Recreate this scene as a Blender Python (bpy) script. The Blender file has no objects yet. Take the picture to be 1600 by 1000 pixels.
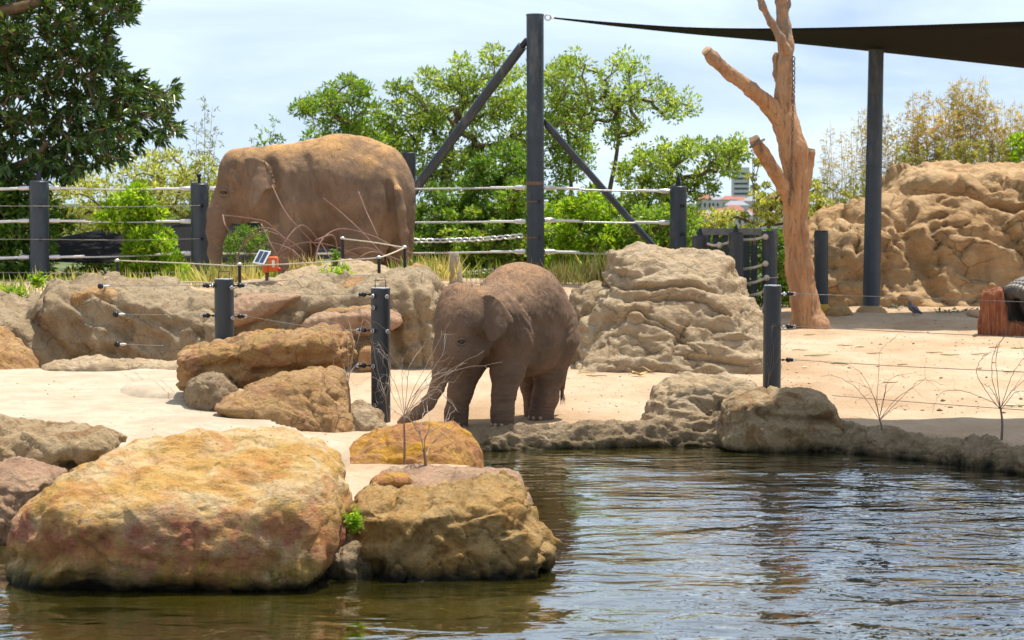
import bpy, bmesh, math, random
import numpy as np
from mathutils import Vector, Matrix
from mathutils.bvhtree import BVHTree

SC = bpy.context.scene
COL = SC.collection
R = math.radians
rng = np.random.default_rng(7)
random.seed(7)

# ------------------------------------------------------------------ camera
F = 3200.0                      # focal length in pixels of the 1600 px wide photograph
HZ = 330.0                      # row of the horizon
EYE = 1.7                       # metres above the sand
PITCH = math.atan((500 - HZ) / F)
cam_data = bpy.data.cameras.new('camera')
cam_data.sensor_width = 36.0
cam_data.lens = 36.0 * F / 1600
cam_data.clip_start = 0.1
cam_data.clip_end = 12000
cam = bpy.data.objects.new('camera', cam_data)
COL.objects.link(cam)
cam.location = (0, 0, EYE)
cam.rotation_euler = (R(90) - PITCH, 0, 0)
cam_data.dof.use_dof = True
cam_data.dof.focus_distance = 15.0
cam_data.dof.aperture_fstop = 6.3
SC.camera = cam
SC.render.engine = 'CYCLES'
SC.cycles.max_bounces = 6
SC.cycles.transparent_max_bounces = 8
SC.cycles.use_denoising = True
SC.cycles.sample_clamp_indirect = 6
SC.view_settings.view_transform = 'Standard'
SC.view_settings.look = 'None'
SC.view_settings.gamma = 1
SC.view_settings.exposure = 0.45
SC.view_settings.use_curve_mapping = False

# ------------------------------------------------------------------ sky and sun
SUN_EL = R(72)
SH = Vector((0.72, 0.69, 0)).normalized()          # horizontal direction towards the sun
SUND = Vector((SH.x * math.cos(SUN_EL), SH.y * math.cos(SUN_EL), math.sin(SUN_EL)))
world = bpy.data.worlds.new('World')
SC.world = world
world.use_nodes = True
wn = world.node_tree
wn.nodes.clear()
w_out = wn.nodes.new('ShaderNodeOutputWorld')
w_bg = wn.nodes.new('ShaderNodeBackground')
w_sky = wn.nodes.new('ShaderNodeTexSky')
w_sky.sky_type = 'NISHITA'
w_sky.sun_disc = False
w_sky.sun_elevation = SUN_EL
w_sky.sun_rotation = math.atan2(SH.x, SH.y)
w_sky.air_density = 1.0
w_sky.dust_density = 1.2
w_sky.ozone_density = 1.0
w_tc = wn.nodes.new('ShaderNodeTexCoord')
w_map = wn.nodes.new('ShaderNodeMapping')
w_map.inputs['Scale'].default_value = (2.4, 2.4, 9.0)
w_map.inputs['Location'].default_value = (0.7, 0.2, 0.4)
w_noi = wn.nodes.new('ShaderNodeTexNoise')
w_noi.inputs['Scale'].default_value = 1.6
w_noi.inputs['Detail'].default_value = 6
w_noi.inputs['Roughness'].default_value = 0.55
w_noi.inputs['Distortion'].default_value = 0.6
w_ramp = wn.nodes.new('ShaderNodeMapRange')
w_ramp.inputs[1].default_value = 0.38
w_ramp.inputs[2].default_value = 0.72
w_ramp.inputs[3].default_value = 0.30
w_ramp.inputs[4].default_value = 0.95
w_mix = wn.nodes.new('ShaderNodeMix')
w_mix.data_type = 'RGBA'
w_mix.inputs[7].default_value = (6.4, 7.5, 8.5, 1)          # thin high cloud
w_lift = wn.nodes.new('ShaderNodeVectorMath')
w_lift.operation = 'ADD'
w_lift.inputs[1].default_value = (0, 0, 0.20)
wn.links.new(w_tc.outputs['Generated'], w_lift.inputs[0])
wn.links.new(w_lift.outputs[0], w_sky.inputs['Vector'])
wn.links.new(w_tc.outputs['Generated'], w_map.inputs['Vector'])
wn.links.new(w_map.outputs[0], w_noi.inputs['Vector'])
wn.links.new(w_noi.outputs['Fac'], w_ramp.inputs[0])
wn.links.new(w_ramp.outputs[0], w_mix.inputs[0])
wn.links.new(w_sky.outputs[0], w_mix.inputs[6])
wn.links.new(w_mix.outputs[2], w_bg.inputs['Color'])
w_bg.inputs['Strength'].default_value = 0.113
wn.links.new(w_bg.outputs[0], w_out.inputs['Surface'])
sun_data = bpy.data.lights.new('sun', 'SUN')
sun_data.energy = 4.8
sun_data.angle = R(0.55)
sun_data.color = (1.0, 0.94, 0.84)
sun = bpy.data.objects.new('sun', sun_data)
COL.objects.link(sun)
sun.rotation_euler = SUND.to_track_quat('Z', 'Y').to_euler()
sun.location = (20, -5, 40)

# ------------------------------------------------------------------ pixel helpers
CP, SP = math.cos(PITCH), math.sin(PITCH)
def U(px, py, D):
    """the point seen at a pixel of the photograph, at distance D in front of the camera"""
    cx, cy = (px - 800) / F, (500 - py) / F
    t = D / (CP + cy * SP)
    return Vector((cx * t, D, EYE + t * (-SP + cy * CP)))
def G(px, py, z=0.0):
    """the point seen at a pixel, on the level z"""
    cx, cy = (px - 800) / F, (500 - py) / F
    t = (z - EYE) / (-SP + cy * CP)
    return Vector((cx * t, t * (CP + cy * SP), z))
def m(px_len, D):
    return px_len * D / F
def UA(pts, D):
    return np.array([U(p[0], p[1], D + (p[2] if len(p) > 2 else 0)) for p in pts])

# ------------------------------------------------------------------ noise
_PERM = np.random.default_rng(11).permutation(256)
_PERM = np.concatenate([_PERM, _PERM, _PERM])
_GR = np.array([[1,1,0],[-1,1,0],[1,-1,0],[-1,-1,0],[1,0,1],[-1,0,1],[1,0,-1],[-1,0,-1],[0,1,1],[0,-1,1],[0,1,-1],[0,-1,-1]], float)
def perlin(P):
    P = np.asarray(P, float)
    I = np.floor(P).astype(int)
    f = P - I
    u = f * f * f * (f * (f * 6 - 15) + 10)
    I &= 255
    out = 0
    for dx in (0, 1):
        wx = u[:, 0] if dx else 1 - u[:, 0]
        for dy in (0, 1):
            wy = u[:, 1] if dy else 1 - u[:, 1]
            for dz in (0, 1):
                wz = u[:, 2] if dz else 1 - u[:, 2]
                h = _PERM[_PERM[_PERM[(I[:, 0] + dx) & 255] + ((I[:, 1] + dy) & 255)] + ((I[:, 2] + dz) & 255)] % 12
                g = _GR[h]
                out = out + wx * wy * wz * (g[:, 0] * (f[:, 0] - dx) + g[:, 1] * (f[:, 1] - dy) + g[:, 2] * (f[:, 2] - dz))
    return out
def fbm(P, octv=4, gain=0.5):
    a, s, o = 1.0, 0, 0
    P = np.asarray(P, float)
    for k in range(octv):
        o = o + a * perlin(P * 2 ** k + 17.3 * k)
        a *= gain
    return o
def billow(P, octv=3, gain=0.5):
    a, o = 1.0, 0
    for k in range(octv):
        o = o + a * np.abs(perlin(P * 2 ** k + 9.1 * k)); a *= gain
    return o
def facets(P, k, seed=0):
    """offset that breaks a surface into tilted chips"""
    I = np.floor(P).astype(int)
    best = np.full(len(P), 9e9)
    val = np.zeros(len(P))
    for dx in (-1, 0, 1):
        for dy in (-1, 0, 1):
            for dz in (-1, 0, 1):
                c = I + (dx, dy, dz)
                h = _PERM[_PERM[_PERM[(c[:, 0] + seed) & 255] + (c[:, 1] & 255)] + (c[:, 2] & 255)]
                j = np.stack([_PERM[h], _PERM[h + 91], _PERM[h + 177]], 1) / 255.0
                q = P - (c + j)
                d = (q * q).sum(1)
                g = np.stack([_PERM[h + 33], _PERM[h + 121], _PERM[h + 211]], 1) / 127.5 - 1
                v = (q * g).sum(1) * k + (_PERM[h + 7] / 127.5 - 1) * 0.35
                s = d < best
                best = np.where(s, d, best)
                val = np.where(s, v, val)
    return val

# ------------------------------------------------------------------ mesh helpers
def link(o, parent=None):
    COL.objects.link(o)
    if parent is not None:
        o.parent = parent
        o.matrix_parent_inverse = Matrix.Identity(4)
    return o
def tag(o, label=None, cat=None, group=None, kind=None):
    if label: o['label'] = label
    if cat: o['category'] = cat
    if group: o['group'] = group
    if kind: o['kind'] = kind
    return o
def empty(name, loc, label, cat, group=None):
    o = bpy.data.objects.new(name, None)
    o.empty_display_size = 0.1
    o.location = loc
    COL.objects.link(o)
    return tag(o, label, cat, group)
def raw_mesh(name, V, faces, mat=None, smooth=False):
    """V: (n,3) array, faces: (m,3|4) array or list of index lists"""
    me = bpy.data.meshes.new(name)
    V = np.asarray(V, np.float32)
    if isinstance(faces, np.ndarray):
        k = faces.shape[1]
        me.vertices.add(len(V))
        me.vertices.foreach_set('co', V.ravel())
        me.loops.add(faces.size)
        me.loops.foreach_set('vertex_index', faces.astype(np.int32).ravel())
        me.polygons.add(len(faces))
        me.polygons.foreach_set('loop_start', np.arange(0, faces.size, k, dtype=np.int32))
        me.update(calc_edges=True)
    else:
        me.from_pydata([tuple(v) for v in V], [], [list(f) for f in faces])
        me.update()
    if smooth:
        me.polygons.foreach_set('use_smooth', np.ones(len(me.polygons), bool))
    if mat: me.materials.append(mat)
    return me
def mobj(name, V, faces, mat, parent=None, loc=None, smooth=False):
    """V are world coordinates; the origin goes to loc (or the parent's)"""
    V = np.asarray(V, float)
    if parent is not None:
        base = np.array(world_loc(parent))
        me = raw_mesh(name, V - base, faces, mat, smooth)
        return link(bpy.data.objects.new(name, me), parent)
    if loc is None:
        loc = ((V[:, 0].min() + V[:, 0].max()) / 2, (V[:, 1].min() + V[:, 1].max()) / 2, V[:, 2].min())
    me = raw_mesh(name, V - np.array(loc), faces, mat, smooth)
    o = bpy.data.objects.new(name, me)
    o.location = loc
    return link(o)
def world_loc(o):
    p = Vector(o.location)
    while o.parent:
        o = o.parent
        p += o.location
    return p
class MB:
    """collects boxes, tubes and lathes for ONE mesh (world coordinates)"""
    def __init__(s): s.V = []; s.Fc = []; s.n = 0
    def add(s, V, Fc):
        s.V.append(np.asarray(V, float)); s.Fc += [[i + s.n for i in f] for f in Fc]; s.n += len(V)
        return s
    def tube(s, pts, rad, sides=8, cap=True, flat=None):
        P = np.array([tuple(p) for p in pts], float)
        n = len(P)
        r = np.full(n, rad, float) if np.isscalar(rad) else np.asarray(rad, float)
        T = np.gradient(P, axis=0)
        T /= np.linalg.norm(T, axis=1)[:, None] + 1e-9
        up = np.array([0, 0, 1.0]) if abs(T[0][2]) < 0.9 else np.array([0, 1.0, 0])
        V = []
        a = np.arange(sides) / sides * 2 * math.pi
        u = np.cross(up, T[0]); u /= np.linalg.norm(u)
        for i in range(n):
            u = u - T[i] * np.dot(u, T[i]); u /= np.linalg.norm(u) + 1e-9
            v = np.cross(T[i], u)
            V.append(P[i] + r[i] * (np.cos(a)[:, None] * u + np.sin(a)[:, None] * v * (flat or 1)))
        V = np.concatenate(V)
        Fc = [[i * sides + j, i * sides + (j + 1) % sides, (i + 1) * sides + (j + 1) % sides, (i + 1) * sides + j] for i in range(n - 1) for j in range(sides)]
        if cap:
            Fc += [list(range(sides))[::-1], [(n - 1) * sides + j for j in range(sides)]]
        return s.add(V, Fc)
    def box(s, c, d, rot=None, bev=0.0):
        d = np.array(d, float) / 2
        bm = bmesh.new()
        bmesh.ops.create_cube(bm, size=2)
        for v in bm.verts: v.co = Vector((v.co.x * d[0], v.co.y * d[1], v.co.z * d[2]))
        if bev: bmesh.ops.bevel(bm, geom=bm.edges[:], offset=bev, segments=2, affect='EDGES', profile=0.5)
        M = (rot.to_matrix() if rot is not None else Matrix.Identity(3))
        V = [tuple(M @ v.co + Vector(c)) for v in bm.verts]
        bm.verts.index_update()
        Fc = [[v.index for v in f.verts] for f in bm.faces]
        bm.free()
        return s.add(V, Fc)
    def ball(s, c, r, seg=10, ring=6, rot=None):
        r = np.array([r, r, r] if np.isscalar(r) else r, float)
        bm = bmesh.new()
        bmesh.ops.create_uvsphere(bm, u_segments=seg, v_segments=ring, radius=1)
        M = (rot.to_matrix() if rot is not None else Matrix.Identity(3))
        V = [tuple(M @ Vector((v.co.x * r[0], v.co.y * r[1], v.co.z * r[2])) + Vector(c)) for v in bm.verts]
        bm.verts.index_update()
        Fc = [[v.index for v in f.verts] for f in bm.faces]
        bm.free()
        return s.add(V, Fc)
    def torus(s, c, Rm, r, axis=(0, 0, 1), seg=16, sides=6, squash=1.0, rot=None):
        q = Vector(axis).to_track_quat('Z', 'Y') if rot is None else rot
        V = []
        for i in range(seg):
            a = 2 * math.pi * i / seg
            for j in range(sides):
                b = 2 * math.pi * j / sides
                p = Vector(((Rm + r * math.cos(b)) * math.cos(a), (Rm + r * math.cos(b)) * math.sin(a) * squash, r * math.sin(b)))
                V.append(tuple(q @ p + Vector(c)))
        Fc = [[i * sides + j, ((i + 1) % seg) * sides + j, ((i + 1) % seg) * sides + (j + 1) % sides, i * sides + (j + 1) % sides] for i in range(seg) for j in range(sides)]
        return s.add(V, Fc)
    def build(s, name, mat, parent=None, loc=None, smooth=False):
        return mobj(name, np.concatenate(s.V), s.Fc, mat, parent, loc, smooth)
def auto_smooth(o, ang=40):
    me = o.data
    me.polygons.foreach_set('use_smooth', np.ones(len(me.polygons), bool))
    bm = bmesh.new(); bm.from_mesh(me)
    for e in bm.edges:
        if len(e.link_faces) == 2 and e.calc_face_angle(0) > R(ang): e.smooth = False
    bm.to_mesh(me); bm.free()
    return o
def curve_pts(pts, n=8):
    """Catmull-Rom through points"""
    P = np.array([tuple(p) for p in pts], float)
    Q = np.vstack([2 * P[0] - P[1], P, 2 * P[-1] - P[-2]])
    out = []
    for i in range(1, len(Q) - 2):
        for k in range(n):
            t = k / n
            out.append(0.5 * (2 * Q[i] + (Q[i+1] - Q[i-1]) * t + (2*Q[i-1] - 5*Q[i] + 4*Q[i+1] - Q[i+2]) * t*t + (-Q[i-1] + 3*Q[i] - 3*Q[i+1] + Q[i+2]) * t**3))
    out.append(P[-1])
    return np.array(out)
def closed_curve(P, n=4):
    P = np.array(P, float); N = len(P); out = []
    for i in range(N):
        a, b, c, d = P[i-1], P[i], P[(i+1) % N], P[(i+2) % N]
        for k in range(n):
            t = k / n
            out.append(0.5 * (2*b + (c-a)*t + (2*a-5*b+4*c-d)*t*t + (-a+3*b-3*c+d)*t**3))
    return np.array(out)
def poly_sd(X, Y, P):
    """signed distance to polygon P, positive inside"""
    d = np.full(X.shape, 9e9); inside = np.zeros(X.shape, bool)
    N = len(P)
    for i in range(N):
        ax, ay = P[i]; bx, by = P[(i + 1) % N]
        ex, ey = bx - ax, by - ay
        wx, wy = X - ax, Y - ay
        t = np.clip((wx * ex + wy * ey) / (ex * ex + ey * ey + 1e-12), 0, 1)
        d = np.minimum(d, (wx - t * ex) ** 2 + (wy - t * ey) ** 2)
        c = ((ay <= Y) & (by > Y)) | ((by <= Y) & (ay > Y))
        with np.errstate(divide='ignore', invalid='ignore'):
            xi = ax + (Y - ay) / (by - ay if by != ay else 1e-12) * ex
        inside ^= c & (X < xi)
    return np.where(inside, 1, -1) * np.sqrt(d)
def line_d(X, Y, P):
    d = np.full(X.shape, 9e9)
    for i in range(len(P) - 1):
        ax, ay = P[i]; ex, ey = P[i+1][0] - ax, P[i+1][1] - ay
        t = np.clip(((X-ax)*ex + (Y-ay)*ey) / (ex*ex + ey*ey + 1e-12), 0, 1)
        d = np.minimum(d, (X-ax-t*ex)**2 + (Y-ay-t*ey)**2)
    return np.sqrt(d)
def smoothstep(a, b, x):
    t = np.clip((x - a) / (b - a), 0, 1)
    return t * t * (3 - 2 * t)
def surface_nets(Fd, org, h):
    """mesh of the zero level of a grid (negative inside)"""
    S = Fd < 0
    nx, ny, nz = Fd.shape
    cs = np.zeros((nx-1, ny-1, nz-1), np.int8)
    for a in (0, 1):
        for b in (0, 1):
            for c in (0, 1):
                cs += S[a:nx-1+a, b:ny-1+b, c:nz-1+c]
    act = (cs > 0) & (cs < 8)
    ci = np.argwhere(act)
    idx = np.full(act.shape, -1, np.int64)
    idx[act] = np.arange(len(ci))
    acc = np.zeros((len(ci), 3)); cnt = np.zeros(len(ci))
    for ax in range(3):
        o1, o2 = [k for k in range(3) if k != ax]
        for a in (0, 1):
            for b in (0, 1):
                p0 = np.zeros(3, int); p0[o1] = a; p0[o2] = b
                p1 = p0.copy(); p1[ax] = 1
                A, B = ci + p0, ci + p1
                fa, fb = Fd[A[:,0],A[:,1],A[:,2]], Fd[B[:,0],B[:,1],B[:,2]]
                c = (fa < 0) != (fb < 0)
                t = np.where(c, fa / np.where(c, fa - fb, 1), 0)
                q = p0[None, :].astype(float).repeat(len(ci), 0)
                q[:, ax] = t
                acc += np.where(c[:, None], q, 0); cnt += c
    V = (ci + acc / np.maximum(cnt, 1)[:, None]) * h + np.array(org)
    Q = []
    for ax in range(3):
        o1, o2 = [(1, 2), (2, 0), (0, 1)][ax]
        s0 = [slice(None)] * 3; s1 = [slice(None)] * 3
        s0[ax] = slice(0, -1); s1[ax] = slice(1, None)
        ch = S[tuple(s0)] != S[tuple(s1)]
        e = np.argwhere(ch)
        ok = (e[:, o1] > 0) & (e[:, o2] > 0) & (e[:, o1] < Fd.shape[o1]-1) & (e[:, o2] < Fd.shape[o2]-1)
        e = e[ok]
        neg = S[tuple(s0)][e[:,0], e[:,1], e[:,2]]
        def cell(d1, d2):
            c = e.copy(); c[:, o1] += d1; c[:, o2] += d2
            return idx[c[:,0], c[:,1], c[:,2]]
        q = np.stack([cell(-1,-1), cell(0,-1), cell(0,0), cell(-1,0)], 1)
        q = np.where(neg[:, None], q, q[:, ::-1])
        Q.append(q)
    Q = np.concatenate(Q)
    Q = Q[(Q >= 0).all(1)]
    return V, Q
def vert_normals(V, Q):
    n = np.cross(V[Q[:,2]] - V[Q[:,0]], V[Q[:,3]] - V[Q[:,1]])
    N = np.zeros_like(V)
    for k in range(4): np.add.at(N, Q[:, k], n)
    return N / (np.linalg.norm(N, axis=1)[:, None] + 1e-12)
def relax(V, Q, it=1, lam=0.5):
    for _ in range(it):
        A = np.zeros_like(V); c = np.zeros(len(V))
        for k in range(4):
            np.add.at(A, Q[:, k], V[Q[:, (k+1) % 4]]); np.add.at(c, Q[:, k], 1)
            np.add.at(A, Q[:, k], V[Q[:, (k-1) % 4]]); np.add.at(c, Q[:, k], 1)
        V = V + lam * (A / np.maximum(c, 1)[:, None] - V)
    return V

# ------------------------------------------------------------------ materials
def new_mat(name):
    mt = bpy.data.materials.new(name)
    mt.use_nodes = True
    nt = mt.node_tree
    return mt, nt, nt.nodes['Principled BSDF']
class NB:
    """short-hand for node building"""
    def __init__(s, nt): s.nt = nt
    def node(s, typ, props=None, **inp):
        n = s.nt.nodes.new(typ)
        for k, v in (props or {}).items(): setattr(n, k, v)
        for k, v in inp.items():
            key = int(k[1:]) if k[0] == 'i' and k[1:].isdigit() else k.replace('_', ' ')
            s.set(n.inputs[key], v)
        return n
    def set(s, sock, v):
        if isinstance(v, bpy.types.NodeSocket): s.nt.links.new(v, sock)
        elif isinstance(v, bpy.types.Node): s.nt.links.new(v.outputs[0], sock)
        else:
            if isinstance(v, tuple) and len(v) == 3 and sock.type == 'RGBA': v = (*v, 1)
            sock.default_value = v
    def obj(s): return s.node('ShaderNodeTexCoord').outputs['Object']
    def pos(s): return s.node('ShaderNodeNewGeometry').outputs['Position']
    def map(s, vec, scale=(1,1,1), loc=(0,0,0), rot=(0,0,0)):
        return s.node('ShaderNodeMapping', Vector=vec, Scale=scale, Location=loc, Rotation=rot).outputs[0]
    def noise(s, vec, scale, detail=4, rough=0.55, dist=0.0):
        return s.node('ShaderNodeTexNoise', Vector=vec, Scale=scale, Detail=detail, Roughness=rough, Distortion=dist).outputs['Fac']
    def vor(s, vec, scale, feature='DISTANCE_TO_EDGE', rnd=1.0):
        return s.node('ShaderNodeTexVoronoi', {'feature': feature}, Vector=vec, Scale=scale, Randomness=rnd).outputs['Distance']
    def rng(s, v, a, b, c=0.0, d=1.0):
        return s.node('ShaderNodeMapRange', i0=v, i1=a, i2=b, i3=c, i4=d).outputs[0]
    def mix(s, f, a, b, mode='MIX'):
        n = s.node('ShaderNodeMix', {'data_type': 'RGBA', 'blend_type': mode})
        s.set(n.inputs[0], f); s.set(n.inputs[6], a); s.set(n.inputs[7], b)
        return n.outputs[2]
    def math(s, op, a, b=0.0):
        return s.node('ShaderNodeMath', {'operation': op}, i0=a, i1=b).outputs[0]
    def ramp(s, f, stops):
        n = s.node('ShaderNodeValToRGB', Fac=f)
        el = n.color_ramp.elements
        while len(el) < len(stops): el.new(0.5)
        for e, (p, c) in zip(el, stops):
            e.position = p; e.color = (*c, 1)
        return n.outputs[0]
    def bump(s, h, strength, dist, normal=None):
        n = s.node('ShaderNodeBump', Strength=strength, Distance=dist, Height=h)
        if normal is not None: s.set(n.inputs['Normal'], normal)
        return n.outputs[0]
def sat(c, k=1.28):
    l = sum(c) / 3
    return tuple(max(0.01, l + (x - l) * k) for x in c)
def rock_mat(name, cols, scale=1.0, stain=None, stain_amt=0.5, lichen=None, wet=None, strata=1.0, bump=1.0, fine=1.0, crack=0.0, band=None, veins=0.6):
    """sandstone: three tones in patches, a stain tone, lichen, speckle; wet = level below which the stone is dark with algae"""
    cols = [sat(c) for c in cols]
    stain = sat(stain) if stain else None
    mt, nt, bs = new_mat(name)
    b = NB(nt)
    p = b.pos()
    ps = b.map(p, (1, 1, strata))
    n1 = b.noise(ps, 1.7 * scale, 9, 0.68, 0.4)
    col = b.ramp(n1, [(0.30, cols[0]), (0.46, cols[1]), (0.58, cols[2]), (0.72, cols[3] if len(cols) > 3 else cols[0])])
    n2 = b.noise(ps, 9 * scale, 9, 0.72)
    col = b.mix(b.rng(n2, 0.35, 0.7, 0, 0.55), col, tuple(c * 0.62 for c in cols[1]))
    if stain:
        n3 = b.noise(b.map(p, (1, 1, 1), (5, 2, 9)), 2.3 * scale, 5, 0.6, 0.8)
        col = b.mix(b.math('MULTIPLY', b.rng(n3, 0.50, 0.62), stain_amt), col, stain)
    if lichen:
        n4 = b.noise(b.map(p, (1, 1, 0.8), (1, 7, 3)), 3.6 * scale, 8, 0.7, 0.4)
        col = b.mix(b.math('MULTIPLY', b.rng(n4, 0.56, 0.66), 0.75), col, lichen)
    if band:
        zb = b.node('ShaderNodeSeparateXYZ', Vector=p).outputs['Z']
        zb = b.math('ADD', zb, b.math('MULTIPLY', b.math('SUBTRACT', b.noise(p, 2.6, 5, 0.65, 0.6), 0.5), 0.55))
        bm_ = b.math('MULTIPLY', b.rng(zb, band[1] + 0.06, band[1] - 0.06), b.rng(zb, band[0] - 0.10, band[0] + 0.04))
        col = b.mix(b.math('MULTIPLY', bm_, b.rng(b.noise(p, 8, 6, 0.7), 0.36, 0.58, 0.15, 0.85)), col, band[2])
        st = b.noise(b.map(p, (1, 1, .16), (2, 4, 1)), 9, 5, 0.65)
        gm_ = b.math('MULTIPLY', b.rng(zb, band[0] + 0.10, band[0] - 0.10), b.rng(st, 0.42, 0.60))
        col = b.mix(b.math('MULTIPLY', gm_, 0.8), col, (0.12, 0.105, 0.012))
        col = b.mix(b.math('MULTIPLY', b.math('MULTIPLY', gm_, b.rng(b.noise(p, 30, 4, 0.7), 0.52, 0.62)), 0.9), col, (0.52, 0.40, 0.03))
    n5 = b.noise(p, 70 * fine, 3, 0.7)
    col = b.mix(b.rng(n5, 0.35, 0.8, 0, 0.42), col, b.mix(0.6, col, (0.02, 0.016, 0.012)), 'MIX')
    wp = b.node('ShaderNodeMix', {'data_type': 'VECTOR'})
    b.set(wp.inputs[0], 0.10); b.set(wp.inputs[4], p)
    b.set(wp.inputs[5], b.node('ShaderNodeTexNoise', Vector=p, Scale=3.5 * scale, Detail=5.0, Roughness=0.65).outputs['Color'])
    warp = wp.outputs[1]
    ck = b.vor(b.map(warp, (1, 1, 1.6), rot=(0.25, 0.15, 0.3)), 2.6 * scale)
    ckm = b.math('MULTIPLY', b.rng(ck, 0.022, 0.004), b.rng(b.noise(p, 2.2 * scale, 3), 0.44, 0.56))
    col = b.mix(b.math('MULTIPLY', ckm, veins), col, tuple(x * 0.22 for x in cols[0]))
    pit = b.math('MULTIPLY', b.rng(b.vor(warp, 20 * fine, 'F1'), 0.20, 0.10), b.rng(b.noise(p, 4.0 * scale, 4, 0.6), 0.50, 0.60))
    col = b.mix(b.math('MULTIPLY', pit, 0.7), col, tuple(x * 0.3 for x in cols[0]))
    rough = 0.88
    if wet is not None:
        z = b.node('ShaderNodeSeparateXYZ', Vector=p).outputs['Z']
        zz = b.math('ADD', z, b.math('MULTIPLY', b.math('SUBTRACT', b.noise(b.map(p, (1, 1, .35)), 6, 5, 0.6), 0.5), 0.22))
        w = b.rng(zz, wet + 0.05, wet - 0.02)
        g = b.rng(zz, wet + 0.11, wet + 0.03, 0, 0.5)
        col = b.mix(g, col, (0.075, 0.065, 0.012))
        col = b.mix(w, col, (0.018, 0.017, 0.009))
        bs.inputs['Roughness'].default_value = rough
    nt.links.new(col, bs.inputs['Base Color'])
    bs.inputs['Roughness'].default_value = rough
    bs.inputs['Specular IOR Level'].default_value = 0.25
    h1 = b.noise(ps, 14 * scale, 8, 0.68, 0.2)
    h2 = b.noise(p, 55 * fine, 5, 0.7)
    h3 = b.vor(b.map(p, (1, 1, 1.3)), 26 * fine, 'F1')
    nrm = b.bump(h1, 0.95 * bump, 0.06)
    nrm = b.bump(h2, 0.75 * bump, 0.018, nrm)
    nrm = b.bump(h3, 0.25 * bump, 0.012, nrm)
    nrm = b.bump(b.math('ADD', b.math('MULTIPLY', ckm, min(1.0, veins * 1.6)), b.math('MULTIPLY', pit, 0.6)), -1.0, 0.03 / fine, nrm)
    if crack:
        cd = b.vor(b.map(ps, (1, 1, 1.8)), 3.2 * scale)
        nrm = b.bump(b.rng(cd, 0.0, 0.035), crack, 0.03, nrm)
    nt.links.new(nrm, bs.inputs['Normal'])
    return mt
def flat_mat(name, col, rough=0.6, metal=0.0, var=0.25, vs=8.0, bump=0.15, bs_scale=40.0, spec=0.4, dist=0.004, grime=None):
    mt, nt, bs = new_mat(name)
    b = NB(nt)
    p = b.obj()
    n = b.noise(p, vs, 5, 0.6)
    c = b.mix(b.rng(n, 0.3, 0.7), tuple(x * (1 - var) for x in col), tuple(min(1, x * (1 + var)) for x in col))
    if grime:
        c = b.mix(b.rng(b.noise(b.map(p, (1, 1, .3)), vs * 0.8, 6, 0.7), 0.52, 0.72, 0, 0.7), c, grime)
    nt.links.new(c, bs.inputs['Base Color'])
    bs.inputs['Roughness'].default_value = rough
    bs.inputs['Metallic'].default_value = metal
    bs.inputs['Specular IOR Level'].default_value = spec
    if bump:
        nt.links.new(b.bump(b.noise(p, bs_scale, 4, 0.6), bump, dist), bs.inputs['Normal'])
    return mt
def leaf_mat(name, c1, c2, c3=None, trans=0.45, rough=0.45, dead=0.0, spec=0.35):
    mt, nt, bs = new_mat(name)
    b = NB(nt)
    geo = b.node('ShaderNodeNewGeometry')
    r = geo.outputs['Random Per Island']
    k_ = 1.75
    c1, c2, c3 = [tuple(min(0.75, x * k_) for x in c) for c in (c1, c2, c3 or c2)]
    stops = [(0.0, c1), (0.62, c2), (0.9, c3)]
    if dead: stops.append((1.0 - dead, (0.30, 0.13, 0.03)))
    col = b.ramp(r, stops)
    n = b.noise(geo.outputs['Position'], 1.1, 3)
    col = b.mix(b.rng(n, 0.35, 0.68), col, b.mix(0.6, col, tuple(x * 0.45 for x in c1)))
    nt.links.new(col, bs.inputs['Base Color'])
    bs.inputs['Roughness'].default_value = rough
    bs.inputs['Specular IOR Level'].default_value = spec
    tr = b.node('ShaderNodeBsdfTranslucent', Color=b.mix(1.0, col, (1.6, 1.5, 0.55), 'MULTIPLY'))
    mx = b.node('ShaderNodeMixShader', i0=trans, i1=bs.outputs[0], i2=tr.outputs[0])
    nt.links.new(mx.outputs[0], nt.nodes['Material Output'].inputs['Surface'])
    return mt

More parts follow.
